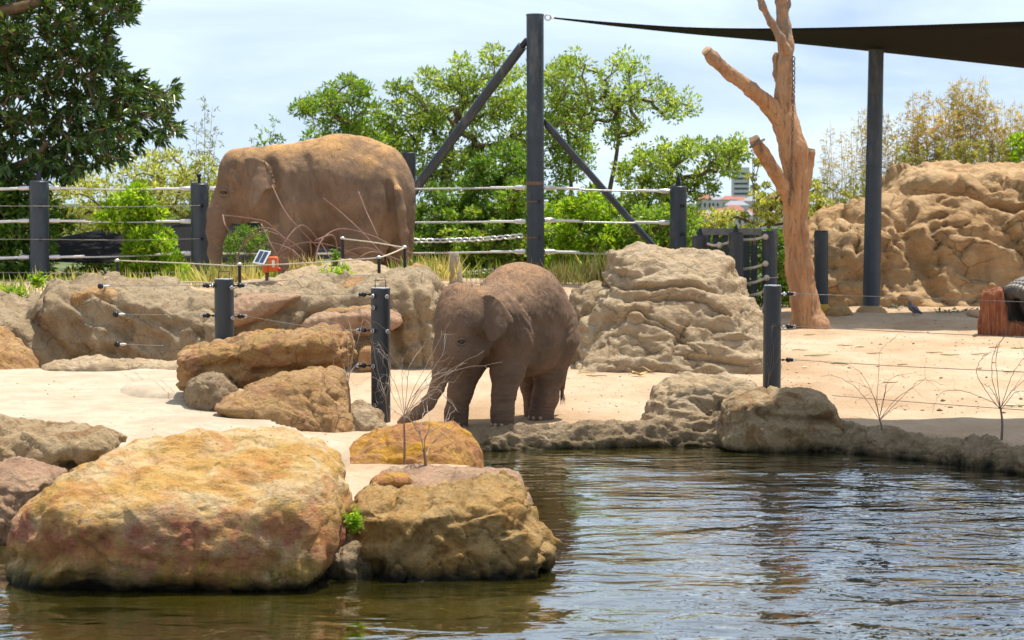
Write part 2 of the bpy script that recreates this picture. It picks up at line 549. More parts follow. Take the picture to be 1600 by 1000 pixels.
# ================================================================== THE SETTING
WATER = -0.16
def GW(px, py): return tuple(G(px, py, WATER)[:2])
POND = np.array([GW(745, 706), GW(738, 740), GW(835, 775), GW(800, 850), GW(600, 880), GW(540, 850), GW(300, 800), GW(70, 800), GW(20, 830), GW(-260, 850), (-6.5, 5.0), (-5, 2.6),
                 (6, 2.6), (9, 6), (9, 12), GW(1900, 790), GW(1600, 736), GW(1450, 716), GW(1300, 705), GW(1130, 697), GW(900, 700)])
def terrain(X, Y):
    P = np.stack([X, Y, np.zeros_like(X)], 1)
    z = 0.02 * fbm(P * 0.5, 3) + 0.010 * fbm(P * 3.1, 3) * (Y < 60)
    yard = smoothstep(15.5, 17, Y) * smoothstep(40, 37, Y)
    z = z - 0.055 * yard * smoothstep(0.16, 0.0, billow(P * 1.9 + 3, 2)) * smoothstep(-0.1, 0.2, perlin(P * 0.45)) + 0.02 * yard * fbm(P * 1.3, 3)
    # the terrace on the left that the grown elephant and the cable fence stand on
    edge = smoothstep(2.6, 0.9, X - 0.035 * (Y - 30))
    z = z + 0.47 * edge * smoothstep(22.6, 24.2, Y) * smoothstep(60, 40, Y)
    # beyond the fences the ground falls away to the distant suburb
    z = z - 16 * smoothstep(42, 260, Y) - 12 * smoothstep(200, 900, Y)
    z = z + 36 * smoothstep(600, 1700, Y) + 6 * smoothstep(2000, 5000, Y)
    # the pond
    near = (np.abs(X) < 12) & (Y < 20)
    d = np.full(X.shape, -9.0)
    d[near] = poly_sd(X[near], Y[near], POND)
    k = smoothstep(-0.30, -0.02, d)
    z = z * (1 - k) + k * (-0.30 - 0.5 * smoothstep(0.1, 0.8, d))
    return z
def graded(a, b, fine, lo, hi, n):
    mid = np.arange(a, b, fine)
    e = np.geomspace(fine, 1, n)
    up = b + (hi - b) * (np.geomspace(1, 400, n) - 1) / 399.0
    dn = a - (a - lo) * (np.geomspace(1, 400, n) - 1) / 399.0
    return np.unique(np.concatenate([dn[::-1][:-1], mid, up]))
gx = graded(-7.5, 11.5, 0.075, -6000, 6000, 46)
gy = graded(4.0, 40.0, 0.085, -400, 9000, 50)
GX, GY = np.meshgrid(gx, gy, indexing='ij')
GZ = terrain(GX.ravel(), GY.ravel())
nxg, nyg = len(gx), len(gy)
ii, jj = np.meshgrid(np.arange(nxg - 1), np.arange(nyg - 1), indexing='ij')
gq = np.stack([ii * nyg + jj, (ii + 1) * nyg + jj, (ii + 1) * nyg + jj + 1, ii * nyg + jj + 1], -1).reshape(-1, 4)
M_sand, nt, bs = new_mat('sand')
b = NB(nt)
p = b.pos()
n1 = b.noise(b.map(p, (1, .6, 1)), 0.55, 6, 0.6, 0.4)
c = b.ramp(n1, [(0.32, (0.38, 0.25, 0.145)), (0.5, (0.50, 0.355, 0.23)), (0.66, (0.57, 0.445, 0.32))])
c = b.mix(b.rng(b.noise(b.map(p, (1, .5, 1)), 3.5, 7, 0.7), 0.45, 0.72, 0, 0.5), c, (0.38, 0.265, 0.165))
c = b.mix(b.rng(b.noise(p, 45, 4, 0.7), 0.55, 0.8, 0, 0.6), c, (0.25, 0.17, 0.10))
sep = b.node('ShaderNodeSeparateXYZ', Vector=p)
far = b.rng(sep.outputs['Y'], 39.0, 44.0)
c = b.mix(far, c, b.ramp(b.noise(p, 0.02, 5), [(0.3, (0.05, 0.08, 0.025)), (0.6, (0.10, 0.13, 0.05)), (0.8, (0.22, 0.2, 0.14))]))
nt.links.new(c, bs.inputs['Base Color'])
bs.inputs['Roughness'].default_value = 0.95
bs.inputs['Specular IOR Level'].default_value = 0.1
nr = b.bump(b.noise(p, 7, 6, 0.65), 0.9, 0.07)
nr = b.bump(b.noise(p, 60, 4, 0.7), 0.5, 0.012, nr)
nt.links.new(nr, bs.inputs['Normal'])
ground = mobj('ground', np.stack([GX.ravel(), GY.ravel(), GZ], 1), gq, M_sand, loc=(0, 0, 0), smooth=True)
tag(ground, 'pale orange sand of the elephant yard', 'ground', kind='structure')
def ground_z(x, y): return float(terrain(np.array([x], float), np.array([y], float))[0])

# pale worn rock pavement on the left
def slab(name, label, outline, ztop, mat, fall=0.10, tilt=(0, 0), res=0.05):
    P = closed_curve([tuple(G(a, c_, ztop)[:2]) for a, c_ in outline], 5)
    x0, y0 = P.min(0) - 0.1; x1, y1 = P.max(0) + 0.1
    X, Y = np.meshgrid(np.arange(x0, x1, res), np.arange(y0, y1, res), indexing='ij')
    d = poly_sd(X, Y, P)
    PP = np.stack([X.ravel(), Y.ravel(), np.zeros(X.size)], 1)
    d = d + 0.05 * fbm(PP * 2.2, 3).reshape(X.shape)
    Z = -0.25 + (ztop + 0.25) * np.sqrt(smoothstep(-0.02, fall, d)) + 0.05 * fbm(PP * 0.8, 3).reshape(X.shape) * (d > 0)
    Z = Z + tilt[0] * (X - X.mean()) + tilt[1] * (Y - Y.mean())
    k = d > -0.06
    idx = -np.ones(X.shape, int); idx[k] = np.arange(k.sum())
    q = np.stack([idx[:-1, :-1], idx[1:, :-1], idx[1:, 1:], idx[:-1, 1:]], -1).reshape(-1, 4)
    q = q[(q >= 0).all(1)]
    o = mobj(name, np.stack([X[k], Y[k], Z[k]], 1), q, mat, loc=(0, 0, 0), smooth=True)
    return tag(o, label, 'pavement', kind='structure')
M_pave = rock_mat('pale_pavement', [(0.42, 0.345, 0.26), (0.50, 0.42, 0.325), (0.55, 0.475, 0.38), (0.46, 0.36, 0.26)], 0.7, stain=(0.33, 0.28, 0.22), stain_amt=0.4, bump=0.42, fine=1.1, veins=0.12)
slab('rock_pavement', 'pale worn rock pavement between the boulders', [(-330, 590), (-100, 582), (80, 578), (200, 574), (300, 578), (330, 620), (430, 652), (520, 680), (560, 690), (560, 705), (530, 730), (560, 770), (555, 810), (480, 770), (300, 740), (150, 745), (40, 760), (-330, 770)], 0.09, M_pave)
slab('rock_pavement', 'raised pale rock step along the terrace wall', [(150, 605), (190, 590), (260, 584), (330, 590), (345, 612), (300, 618), (220, 616)], 0.14, M_pave, 0.30, res=0.03)

# water
M_water, nt, bs = new_mat('pond_water')
b = NB(nt)
p = b.pos()
bs.inputs['Base Color'].default_value = (0.050, 0.042, 0.006, 1)
c = b.mix(b.rng(b.noise(p, 0.5, 4), 0.35, 0.65), (0.014, 0.014, 0.003), (0.055, 0.045, 0.005))
nt.links.new(c, bs.inputs['Base Color'])
bs.inputs['Roughness'].default_value = 0.03
bs.inputs['IOR'].default_value = 1.6
bs.inputs['Coat Weight'].default_value = 1.0
bs.inputs['Coat IOR'].default_value = 1.5
bs.inputs['Coat Roughness'].default_value = 0.02
swell = b.noise(b.map(p, (0.7, 1.2, 1), rot=(0, 0, 0.2)), 1.3, 1, 0.4, 0.3)
mid = b.noise(b.map(p, (0.75, 1.25, 1), (3, 1, 0), rot=(0, 0, -0.15)), 3.4, 2, 0.42, 0.9)
small = b.noise(b.map(p, (0.8, 1.3, 1), (7, 5, 0), rot=(0, 0, 0.25)), 11, 2, 0.5, 0.6)
sx = b.node('ShaderNodeSeparateXYZ', Vector=p)
amp = b.math('MULTIPLY', b.rng(b.noise(p, 0.45, 2), 0.35, 0.62, 0.45, 1.0), b.rng(sx.outputs['X'], -1.0, 3.0, 0.45, 1.3))
nr = b.bump(swell, 1.0, 0.035)
nr = b.bump(b.math('MULTIPLY', mid, amp), 1.0, 0.027, nr)
nr = b.bump(b.math('MULTIPLY', small, amp), 1.0, 0.0045, nr)
nt.links.new(nr, bs.inputs['Coat Normal'])
nt.links.new(nr, bs.inputs['Normal'])
wx = np.linspace(-9, 12, 60); wy = np.linspace(2, 17.2, 60)
WX, WY = np.meshgrid(wx, wy, indexing='ij')
i2, j2 = np.meshgrid(np.arange(59), np.arange(59), indexing='ij')
wq = np.stack([i2 * 60 + j2, (i2 + 1) * 60 + j2, (i2 + 1) * 60 + j2 + 1, i2 * 60 + j2 + 1], -1).reshape(-1, 4)
water = mobj('water', np.stack([WX.ravel(), WY.ravel(), np.full(WX.size, WATER)], 1), wq, M_water, loc=(0, 0, 0), smooth=True)
tag(water, 'rippled green pond water', 'water', kind='structure')

# ================================================================== ROCKS
M_r_gold = rock_mat('golden_sandstone', [(0.52, 0.28, 0.11), (0.62, 0.41, 0.19), (0.72, 0.57, 0.38), (0.56, 0.31, 0.15)], 1.5, stain=(0.46, 0.22, 0.10), stain_amt=0.55, lichen=(0.60, 0.40, 0.12), wet=-0.13, strata=2.2, bump=0.8, veins=0.18, band=(-0.02, 0.20, (0.40, 0.115, 0.075)))
M_r_ochre = rock_mat('ochre_sandstone', [(0.48, 0.28, 0.13), (0.58, 0.37, 0.18), (0.66, 0.48, 0.27), (0.50, 0.26, 0.13)], 1.9, stain=(0.30, 0.19, 0.09), stain_amt=0.45, lichen=(0.58, 0.40, 0.13), wet=-0.12, strata=1.3, bump=1.1, veins=0.35)
M_r_red = rock_mat('red_sandstone', [(0.40, 0.20, 0.13), (0.45, 0.24, 0.13), (0.50, 0.30, 0.14), (0.38, 0.19, 0.14)], 1.6, stain=(0.55, 0.32, 0.04), stain_amt=0.8, lichen=(0.56, 0.34, 0.04), wet=-0.16, bump=0.8)
M_r_grey = rock_mat('sprayed_grey_rock', [(0.40, 0.305, 0.20), (0.49, 0.385, 0.265), (0.55, 0.445, 0.32), (0.42, 0.31, 0.205)], 1.0, stain=(0.31, 0.23, 0.15), stain_amt=0.6, bump=1.2, strata=0.8)
M_r_buff = rock_mat('buff_carved_rock', [(0.48, 0.36, 0.24), (0.55, 0.43, 0.295), (0.60, 0.49, 0.36), (0.50, 0.37, 0.24)], 1.2, stain=(0.36, 0.27, 0.18), stain_amt=0.5, strata=2.2, bump=0.9)
M_r_brown = rock_mat('brown_cliff_rock', [(0.40, 0.26, 0.145), (0.47, 0.32, 0.19), (0.52, 0.38, 0.24), (0.38, 0.27, 0.17)], 0.5, stain=(0.31, 0.20, 0.115), stain_amt=0.6, strata=1.8, bump=0.9, fine=0.5)
M_r_rim = rock_mat('pond_edge_rock', [(0.42, 0.315, 0.205), (0.51, 0.39, 0.27), (0.57, 0.45, 0.32), (0.44, 0.32, 0.21)], 1.8, stain=(0.34, 0.25, 0.16), stain_amt=0.5, wet=-0.15, bump=1.2)
M_r_tan = rock_mat('tan_sandstone', [(0.47, 0.28, 0.145), (0.54, 0.345, 0.185), (0.60, 0.42, 0.25), (0.46, 0.26, 0.15)], 1.7, stain=(0.36, 0.19, 0.14), stain_amt=0.5, lichen=(0.50, 0.36, 0.12), strata=1.4, bump=1.0)
M_r_pink = rock_mat('pink_sandstone', [(0.44, 0.28, 0.20), (0.50, 0.34, 0.24), (0.55, 0.40, 0.28), (0.42, 0.27, 0.19)], 1.5, stain=(0.34, 0.23, 0.17), stain_amt=0.5, bump=0.9, veins=0.4)
M_r_olive = rock_mat('olive_stained_sandstone', [(0.37, 0.26, 0.16), (0.48, 0.36, 0.23), (0.56, 0.44, 0.30), (0.30, 0.20, 0.12)], 2.2, stain=(0.25, 0.14, 0.07), stain_amt=0.7, wet=-0.14, bump=0.9, veins=0.4)

def rock(name, label, outline, D, front, back, mat, Rr=0.25, pw=2.2, shz=0.0, shx=0.0, res=0.02, lump=0.05, lf=2.2, rough=0.012, rf=9.0, strata=0.0, sf=3.0,
         facet=0.0, ff=3.0, crack=0.0, cf=1.5, grooves=(), smooth_outline=True, group=None, stretch=(1, 1, 1), cuts=(), cat='boulder', shrink=1.0, move=(0, 0), bed=0.0, bf=5.0, bn=(0.12, 0.05, 1.0)):
    """a stone whose outline as seen from the pond is given in pixels of its mid plane at distance D; front/back = metres of depth either side"""
    oc = np.mean(outline, 0)
    outline = [(oc[0] + (a - oc[0]) * shrink + move[0], oc[1] + (c_ - oc[1]) * shrink + move[1]) for a, c_ in outline]
    P = np.array([(U(a, c_, D).x, U(a, c_, D).z) for a, c_ in outline])
    if smooth_outline: P = closed_curve(P, 4)
    pad = lump + rough + strata + facet + 3 * res
    x0, z0 = P.min(0) - pad; x1, z1 = P.max(0) + pad
    xs = np.arange(x0, x1, res); zs = np.arange(z0, z1, res)
    xc, zc = (x0 + x1) / 2, (z0 + z1) / 2
    XX, ZZ = np.meshgrid(xs, zs, indexing='ij')
    d2 = poly_sd(XX, ZZ, P)
    t = np.clip(d2 / Rr, 0, 1)
    prof = (1 - (1 - t) ** pw) ** (1 / pw)
    off = shz * (ZZ - zc) + shx * (XX - xc)
    mo = np.abs(off).max()
    ys = np.arange(D - front - mo - pad, D + back + mo + pad, res)
    Yg = ys[None, :, None] - D - off[:, None, :]
    half = np.where(Yg < 0, front, back)
    Fd = np.abs(Yg) - half * prof[:, None, :] + np.maximum(-d2, 0)[:, None, :]
    for (pt, nrm, kk) in cuts:                       # flat faces: point (px,py,D), outward normal
        c0 = U(*pt); nv = Vector(nrm).normalized()
        dist = (xs[:, None, None] - c0.x) * nv.x + (ys[None, :, None] - c0.y) * nv.y + (zs[None, None, :] - c0.z) * nv.z
        hh = np.clip(0.5 + 0.5 * (dist - Fd) / kk, 0, 1)
        Fd = Fd * (1 - hh) + dist * hh + kk * hh * (1 - hh)
    V, Q = surface_nets(Fd.astype(np.float32), (x0, ys[0], z0), res)
    V = relax(V, Q, 2)
    N = vert_normals(V, Q)
    S = V * np.array(stretch)
    so = sum(map(ord, label)) % 17
    dsp = lump * (1.2 * fbm(S * lf + so, 3) + 1.5 * (billow(S * lf * 1.3 + so, 3) - 0.32)) if lump else np.zeros(len(V))
    if strata:
        q = S * np.array([0.5, 0.5, 2.6]) * sf
        dsp = dsp + strata * np.tanh(3.0 * fbm(q + 5, 3))
    if bed:
        hb = (V @ np.array(bn)) * bf + 0.9 * fbm(S * 0.55 * lf + 21, 3)
        fr = hb - np.floor(hb)
        saw = np.where(fr < 0.86, fr / 0.86, (1 - fr) / 0.14) - 0.5
        dsp = dsp + bed * saw * smoothstep(-0.25, 0.2, fbm(S * lf * 0.6 + 50, 2))
    if facet: dsp = dsp + facet * facets(S * ff + 31.7, 1.0)
    if rough:
        dsp = dsp + rough * (0.9 * fbm(S * rf, 4, 0.6) + 1.3 * (billow(S * rf * 0.8 + 3, 3, 0.6) - 0.32))
    if crack:
        for k in range(2):
            nz = fbm(S * np.array([1, 1, 1.7]) * cf + 40 * k, 3)
            dsp = dsp - crack * np.exp(-(nz / 0.035) ** 2) * (0.3 + 0.7 * smoothstep(-0.1, 0.25, perlin(S * 1.3 + 9 * k)))
    for (line, depth_, wid) in grooves:
        L = curve_pts([(U(a, c_, D).x, U(a, c_, D).z) for a, c_ in line], 6)
        wob = 0.02 * fbm(S * 5.0, 2)
        dd = line_d(V[:, 0], V[:, 2] + wob, L)
        # an overhanging joint: sharp above, easing out below
        dsp = dsp - depth_ * np.exp(-(dd / wid) ** 2) * (N[:, 1] < 0.4)
    V = V + N * dsp[:, None]
    o = mobj(name, V, Q, mat, smooth=True)
    return tag(o, label, cat, group)

# --- stones at the water's edge
rock('boulder', 'large golden orange boulder hanging over the dark water', [(14, 868), (24, 805), (58, 770), (112, 735), (190, 692), (270, 676), (350, 671), (425, 681), (492, 694), (527, 722), (547, 775), (545, 840), (505, 890), (430, 922), (330, 936), (150, 940), (72, 930), (30, 905)],
     10.55, 0.78, 0.6, M_r_gold, 0.24, 2.3, shz=0.25, shrink=0.955, move=(8, 0), cuts=[((300, 748, 10.2), (-0.04, -0.37, 0.93), 0.07), ((280, 850, 9.90), (0.05, -0.99, 0.10), 0.06), ((60, 800, 10.15), (-0.75, -0.6, 0.28), 0.06), ((535, 790, 10.2), (0.85, -0.5, 0.2), 0.06), ((300, 900, 9.86), (0.0, -0.6, -0.8), 0.05)], res=0.016, lump=0.035, lf=1.6, rough=0.018, rf=6, facet=0.014, ff=4.5, crack=0.010, cf=1.6,
     grooves=[([(20, 860), (90, 850), (130, 830), (200, 815)], 0.03, 0.03), ([(200, 815), (290, 845), (380, 850)], 0.02, 0.025)])
rock('boulder', 'blocky ochre boulder with rough broken face in the pond', [(556, 780), (572, 764), (640, 756), (730, 746), (800, 742), (836, 762), (846, 790), (864, 812), (868, 850), (850, 892), (838, 960), (700, 985), (600, 985), (562, 960), (550, 880)],
     10.75, 0.50, 0.55, M_r_ochre, 0.10, 3.0, shz=0.12, shx=0.1, shrink=0.95, move=(-7, 16), bed=0.030, bf=7.0, bn=(-0.5, 0.1, 1.0), res=0.014, lump=0.018, lf=2.4, rough=0.02, rf=6, facet=0.05, ff=3.4, crack=0.02, cf=2.2,
     cuts=[((590, 800, 10.35), (-0.85, -0.6, 0.05), 0.03)],
     grooves=[([(690, 800), (740, 850), (765, 900)], 0.03, 0.02), ([(790, 780), (830, 800), (850, 830)], 0.03, 0.02), ([(800, 880), (850, 840)], 0.035, 0.02)])
rock('rock_ledge', 'flat pinkish rock ledge between the ochre boulder and red boulder', [(588, 755), (620, 741), (680, 735), (745, 735), (800, 745), (815, 768), (812, 800), (592, 800)],
     11.5, 0.45, 0.4, M_r_pink, 0.07, 2.6, res=0.018, lump=0.02, rough=0.012, facet=0.015, ff=5, cat='ledge')
rock('stone', 'small yellow stone lying on the pink ledge', [(578, 752), (590, 741), (615, 737), (638, 742), (645, 756), (620, 766), (585, 766)],
     11.15, 0.10, 0.10, M_r_red, 0.06, 2.2, res=0.009, lump=0.008, rough=0.006, facet=0.01, ff=9, cat='stone')
rock('boulder', 'low red and yellow boulder beside the calf and pond', [(526, 715), (556, 692), (608, 671), (660, 665), (708, 672), (738, 695), (748, 735), (740, 775), (600, 775), (540, 745)],
     14.1, 0.42, 0.45, M_r_red, 0.20, 2.2, shz=0.3, bed=0.015, bf=8.0, res=0.017, lump=0.025, rough=0.012, facet=0.022, ff=4, crack=0.012)
rock('rock_footing', 'rough crusted rock footing between two pond boulders', [(470, 905), (500, 880), (535, 850), (560, 840), (580, 870), (600, 930), (590, 985), (480, 985)],
     10.55, 0.28, 0.3, M_r_rim, 0.12, 2.2, res=0.013, lump=0.03, rough=0.03, rf=10, cat='rock')
rock('boulder', 'low olive boulder on the pavement behind the golden boulder', [(-90, 675), (-20, 656), (50, 662), (110, 668), (160, 671), (190, 688), (180, 710), (120, 722), (75, 740), (60, 760), (-90, 765)],
     13.1, 0.45, 0.4, M_r_olive, 0.16, 2.4, shz=0.4, bed=0.03, bf=6.0, res=0.018, lump=0.035, rough=0.018, facet=0.025, ff=3.5, crack=0.02, grooves=[([(20, 675), (50, 695), (45, 720)], 0.05, 0.03)])
rock('boulder', 'dark sided pinkish boulder left of the golden boulder', [(-120, 745), (-20, 735), (40, 736), (84, 750), (66, 785), (40, 830), (22, 870), (10, 940), (-120, 940)],
     11.7, 0.4, 0.6, M_r_pink, 0.08, 2.6, shz=0.3, bed=0.03, bf=6.0, res=0.017, lump=0.03, rough=0.02, facet=0.03, ff=3.5, crack=0.02)

# --- stones round the overhanging slab
rock('boulder', 'long brown boulder slab jutting over smaller stones', [(284, 580), (289, 548), (330, 537), (400, 527), (452, 521), (492, 516), (530, 517), (551, 536), (546, 566), (521, 578), (482, 586), (446, 596), (405, 603), (372, 598), (345, 606), (318, 622), (296, 618)],
     17.3, 0.50, 0.5, M_r_tan, 0.13, 2.6, shz=-0.25, bed=0.035, bf=6.0, bn=(-0.25, 0.1, 1.0), res=0.018, lump=0.03, rough=0.022, rf=6, facet=0.035, ff=3.2, crack=0.02,
     grooves=[([(330, 575), (380, 560), (410, 580)], 0.06, 0.04), ([(410, 575), (480, 575), (530, 565)], 0.07, 0.035)])
rock('stone', 'knobbly grey stone under the brown boulder slab', [(292, 622), (302, 598), (325, 586), (345, 590), (362, 606), (368, 630), (362, 650), (300, 650)], 16.7, 0.2, 0.3, M_r_rim, 0.10, 2.2, res=0.014, lump=0.02, rough=0.025, rf=9, cat='stone')
rock('boulder', 'slanting orange boulder with veined face below the brown slab', [(336, 632), (400, 602), (450, 582), (500, 577), (531, 583), (541, 602), (548, 630), (562, 655), (552, 690), (520, 690), (430, 668), (370, 655)],
     16.2, 0.35, 0.5, M_r_tan, 0.16, 2.2, shz=0.7, bed=0.018, bf=7.0, bn=(0.7, 0.2, 1.0), res=0.017, lump=0.012, rough=0.009, facet=0.018, ff=3, strata=0.006, crack=0.012, grooves=[([(500, 580), (510, 600), (535, 620)], 0.03, 0.02)])
rock('rock_footing', 'crusty cream rock footing at the base of the insulated post', [(520, 690), (535, 655), (555, 635), (580, 640), (602, 668), (608, 700), (530, 705)], 16.1, 0.25, 0.3, M_r_buff, 0.12, 2.0, shz=0.5, res=0.015, lump=0.03, rough=0.03, rf=8, cat='rock')

# --- terrace wall
rock('rock_wall', 'long grey sprayed rock wall of the terrace with deep hollow', [(-160, 468), (-60, 472), (20, 466), (60, 457), (110, 446), (180, 440), (250, 448), (300, 462), (345, 474), (385, 500), (400, 560), (400, 660), (-160, 660)],
     23.2, 1.1, 0.9, M_r_grey, 0.26, 3.0, shz=0.10, bed=0.07, bf=3.2, bn=(0.5, 0.1, 1.0), res=0.032, lump=0.07, lf=1.5, rough=0.035, rf=5, facet=0.05, ff=2.0, cat='rock wall',
     grooves=[([(55, 470), (90, 500), (130, 540), (150, 570)], 0.20, 0.12), ([(150, 500), (160, 540), (165, 575)], 0.16, 0.10), ([(200, 540), (240, 550), (290, 580)], 0.12, 0.07)])
rock('rock_wall', 'grey sprayed rock wall below the grown elephant', [(320, 520), (350, 480), (410, 462), (450, 450), (500, 446), (545, 446), (570, 436), (630, 428), (668, 432), (684, 470), (692, 540), (690, 660), (310, 660)],
     23.0, 1.0, 0.9, M_r_grey, 0.24, 3.0, shz=0.08, bed=0.06, bf=3.6, bn=(-0.4, 0.1, 1.0), res=0.032, lump=0.065, lf=1.7, rough=0.035, rf=5, facet=0.05, ff=2.2, cat='rock wall',
     grooves=[([(365, 505), (430, 520), (480, 530)], 0.12, 0.07), ([(600, 450), (620, 500), (640, 560)], 0.10, 0.05), ([(650, 440), (665, 500), (672, 560)], 0.08, 0.04)])
rock('stone', 'tilted grey boulder with orange edge at the wall foot', [(-90, 492), (-20, 505), (12, 522), (34, 545), (48, 562), (46, 600), (-90, 600)], 21.3, 0.5, 0.5, M_r_tan, 0.2, 2.2, shz=0.3, res=0.03, lump=0.03, rough=0.02, facet=0.03, cat='stone')
rock('rock_ledge', 'low long cream ledge along the foot of the terrace wall', [(70, 580), (90, 566), (140, 561), (200, 563), (260, 566), (292, 572), (292, 600), (72, 600)], 20.8, 0.3, 0.4, M_r_buff, 0.09, 2.2, res=0.022, lump=0.025, rough=0.02, cat='ledge')
rock('stone', 'orange stone set into the top of the long grey wall', [(112, 470), (130, 452), (170, 448), (200, 458), (206, 470), (190, 486), (150, 488), (120, 482)], 22.5, 0.26, 0.4, M_r_tan, 0.09, 3.0, res=0.024, lump=0.02, rough=0.014, facet=0.03, cat='stone')
rock('stone', 'pinkish flat stone on top of the long grey wall', [(160, 452), (190, 440), (240, 441), (275, 456), (268, 472), (180, 472)], 23.3, 0.3, 0.4, M_r_pink, 0.12, 2.2, res=0.026, lump=0.02, rough=0.014, facet=0.02, cat='stone')
rock('stone', 'reddish stone shelf behind the short post', [(352, 505), (362, 474), (400, 460), (452, 456), (470, 464), (440, 484), (410, 500), (370, 510)], 22.15, 0.3, 0.4, M_r_pink, 0.14, 2.4, shz=0.3, res=0.024, lump=0.025, rough=0.016, facet=0.035, ff=2.6, cat='stone')
rock('stone', 'layered reddish stone ledge beside the insulated post', [(476, 508), (490, 492), (540, 483), (590, 485), (625, 494), (628, 508), (600, 516), (540, 520), (490, 520)], 22.0, 0.35, 0.4, M_r_pink, 0.07, 2.6, res=0.022, lump=0.02, rough=0.014, facet=0.03, cat='stone')
rock('stone', 'tan slab stone under the layered reddish ledge', [(500, 494), (520, 478), (580, 474), (612, 482), (616, 496), (590, 504), (520, 506)], 22.25, 0.35, 0.3, M_r_tan, 0.07, 2.6, res=0.022, lump=0.02, rough=0.014, facet=0.03, cat='stone')
rock('stone', 'yellow stone peeping over the brown boulder slab', [(394, 545), (402, 522), (425, 516), (450, 518), (464, 545)], 18.6, 0.15, 0.2, M_r_red, 0.08, 2.2, res=0.018, lump=0.012, rough=0.01, cat='stone')
rock('stone', 'small orange stone at the wall foot behind the insulated post', [(560, 565), (562, 545), (574, 538), (590, 545), (594, 575), (565, 585)], 21.6, 0.14, 0.2, M_r_tan, 0.08, 2.2, res=0.02, lump=0.012, rough=0.01, cat='stone')
rock('stone', 'broad pale slab under the grown elephant', [(412, 455), (440, 430), (480, 418), (540, 412), (590, 416), (640, 428), (662, 440), (655, 462), (412, 465)], 25.2, 0.6, 0.7, M_r_buff, 0.16, 2.2, shz=0.8, res=0.03, lump=0.03, rough=0.02, facet=0.03, cat='stone')
rock('stone', 'orange flat stone below the wire stakes', [(536, 462), (548, 440), (590, 432), (632, 436), (640, 452), (620, 470), (545, 475)], 23.2, 0.5, 0.4, M_r_tan, 0.14, 2.4, shz=0.5, res=0.026, lump=0.025, rough=0.014, facet=0.04, cat='stone')
rock('stone', 'pale stone hump behind the solar box', [(340, 470), (365, 448), (400, 438), (440, 440), (452, 455), (440, 475)], 24.4, 0.4, 0.5, M_r_buff, 0.14, 2.2, shz=0.4, res=0.028, lump=0.025, rough=0.016, cat='stone')
rock('stone', 'tan boulder behind the hind foot of the grown elephant', [(630, 452), (638, 424), (650, 412), (664, 420), (676, 440), (678, 465), (632, 468)], 27.5, 0.3, 0.4, M_r_tan, 0.14, 2.2, res=0.03, lump=0.02, rough=0.014, cat='stone')

# --- the carved rock behind the calf
rock('carved_rock', 'tall buff carved rock mound with layered cracks behind the calf', [(912, 600), (905, 560), (915, 505), (934, 470), (950, 440), (958, 412), (972, 394), (1020, 388), (1075, 396), (1115, 399), (1140, 404), (1150, 430), (1168, 468), (1186, 505), (1196, 545), (1202, 600)],
     22.6, 0.85, 0.9, M_r_buff, 0.40, 2.3, shz=0.55, bed=0.06, bf=4.2, bn=(0.22, 0.1, 1.0), res=0.026, lump=0.05, lf=1.7, rough=0.018, rf=6, strata=0.022, sf=1.8, facet=0.03, ff=2.0, crack=0.03, cf=1.5, cat='rock',
     grooves=[([(948, 448), (1000, 446), (1060, 444), (1110, 450)], 0.11, 0.022), ([(968, 466), (1000, 464), (1050, 462), (1095, 470), (1130, 488)], 0.07, 0.018),
              ([(950, 500), (985, 480), (1010, 490), (1060, 515)], 0.06, 0.016), ([(1000, 495), (1040, 512), (1075, 540)], 0.06, 0.016), ([(1060, 548), (1100, 552), (1150, 562)], 0.07, 0.018), ([(950, 425), (990, 430), (1030, 420)], 0.05, 0.018)])
rock('carved_rock', 'darker cracked rock shoulder left of the buff mound', [(882, 590), (888, 530), (893, 470), (915, 452), (945, 448), (965, 470), (972, 520), (968, 600)],
     23.0, 0.55, 0.6, M_r_grey, 0.3, 2.3, shz=0.3, bed=0.05, bf=5.0, bn=(0.9, 0.1, 1.0), res=0.027, lump=0.06, rough=0.025, strata=0.02, sf=2, facet=0.04, ff=2.4, crack=0.03, cat='rock', grooves=[([(935, 460), (925, 500), (915, 560)], 0.08, 0.03), ([(955, 460), (940, 480)], 0.08, 0.03)])

# --- stones on the pond edge
rock('boulder', 'cream boulder on the pond edge near the banana scraps', [(1008, 650), (1018, 622), (1036, 603), (1065, 590), (1120, 584), (1158, 588), (1182, 602), (1192, 640), (1190, 690), (1010, 690)],
     16.75, 0.4, 0.4, M_r_buff, 0.13, 2.6, shz=0.5, move=(0, 3), bed=0.025, bf=8.0, res=0.017, lump=0.022, rough=0.016, facet=0.03, ff=3.5, crack=0.02, grooves=[([(1040, 608), (1075, 620), (1100, 640)], 0.04, 0.025)])
rock('boulder', 'brown stained flat topped boulder at the foot of the pond post', [(1127, 660), (1132, 632), (1146, 615), (1185, 607), (1250, 604), (1288, 611), (1306, 635), (1322, 668), (1326, 700), (1130, 700)],
     16.15, 0.38, 0.4, M_r_olive, 0.09, 3.0, shz=0.12, shrink=0.96, move=(0, 5), bed=0.02, bf=9.0, res=0.016, lump=0.016, rough=0.012, facet=0.022, ff=3.0, crack=0.014, grooves=[([(1175, 640), (1230, 650), (1290, 650)], 0.05, 0.03), ([(1200, 610), (1208, 630)], 0.03, 0.015)])

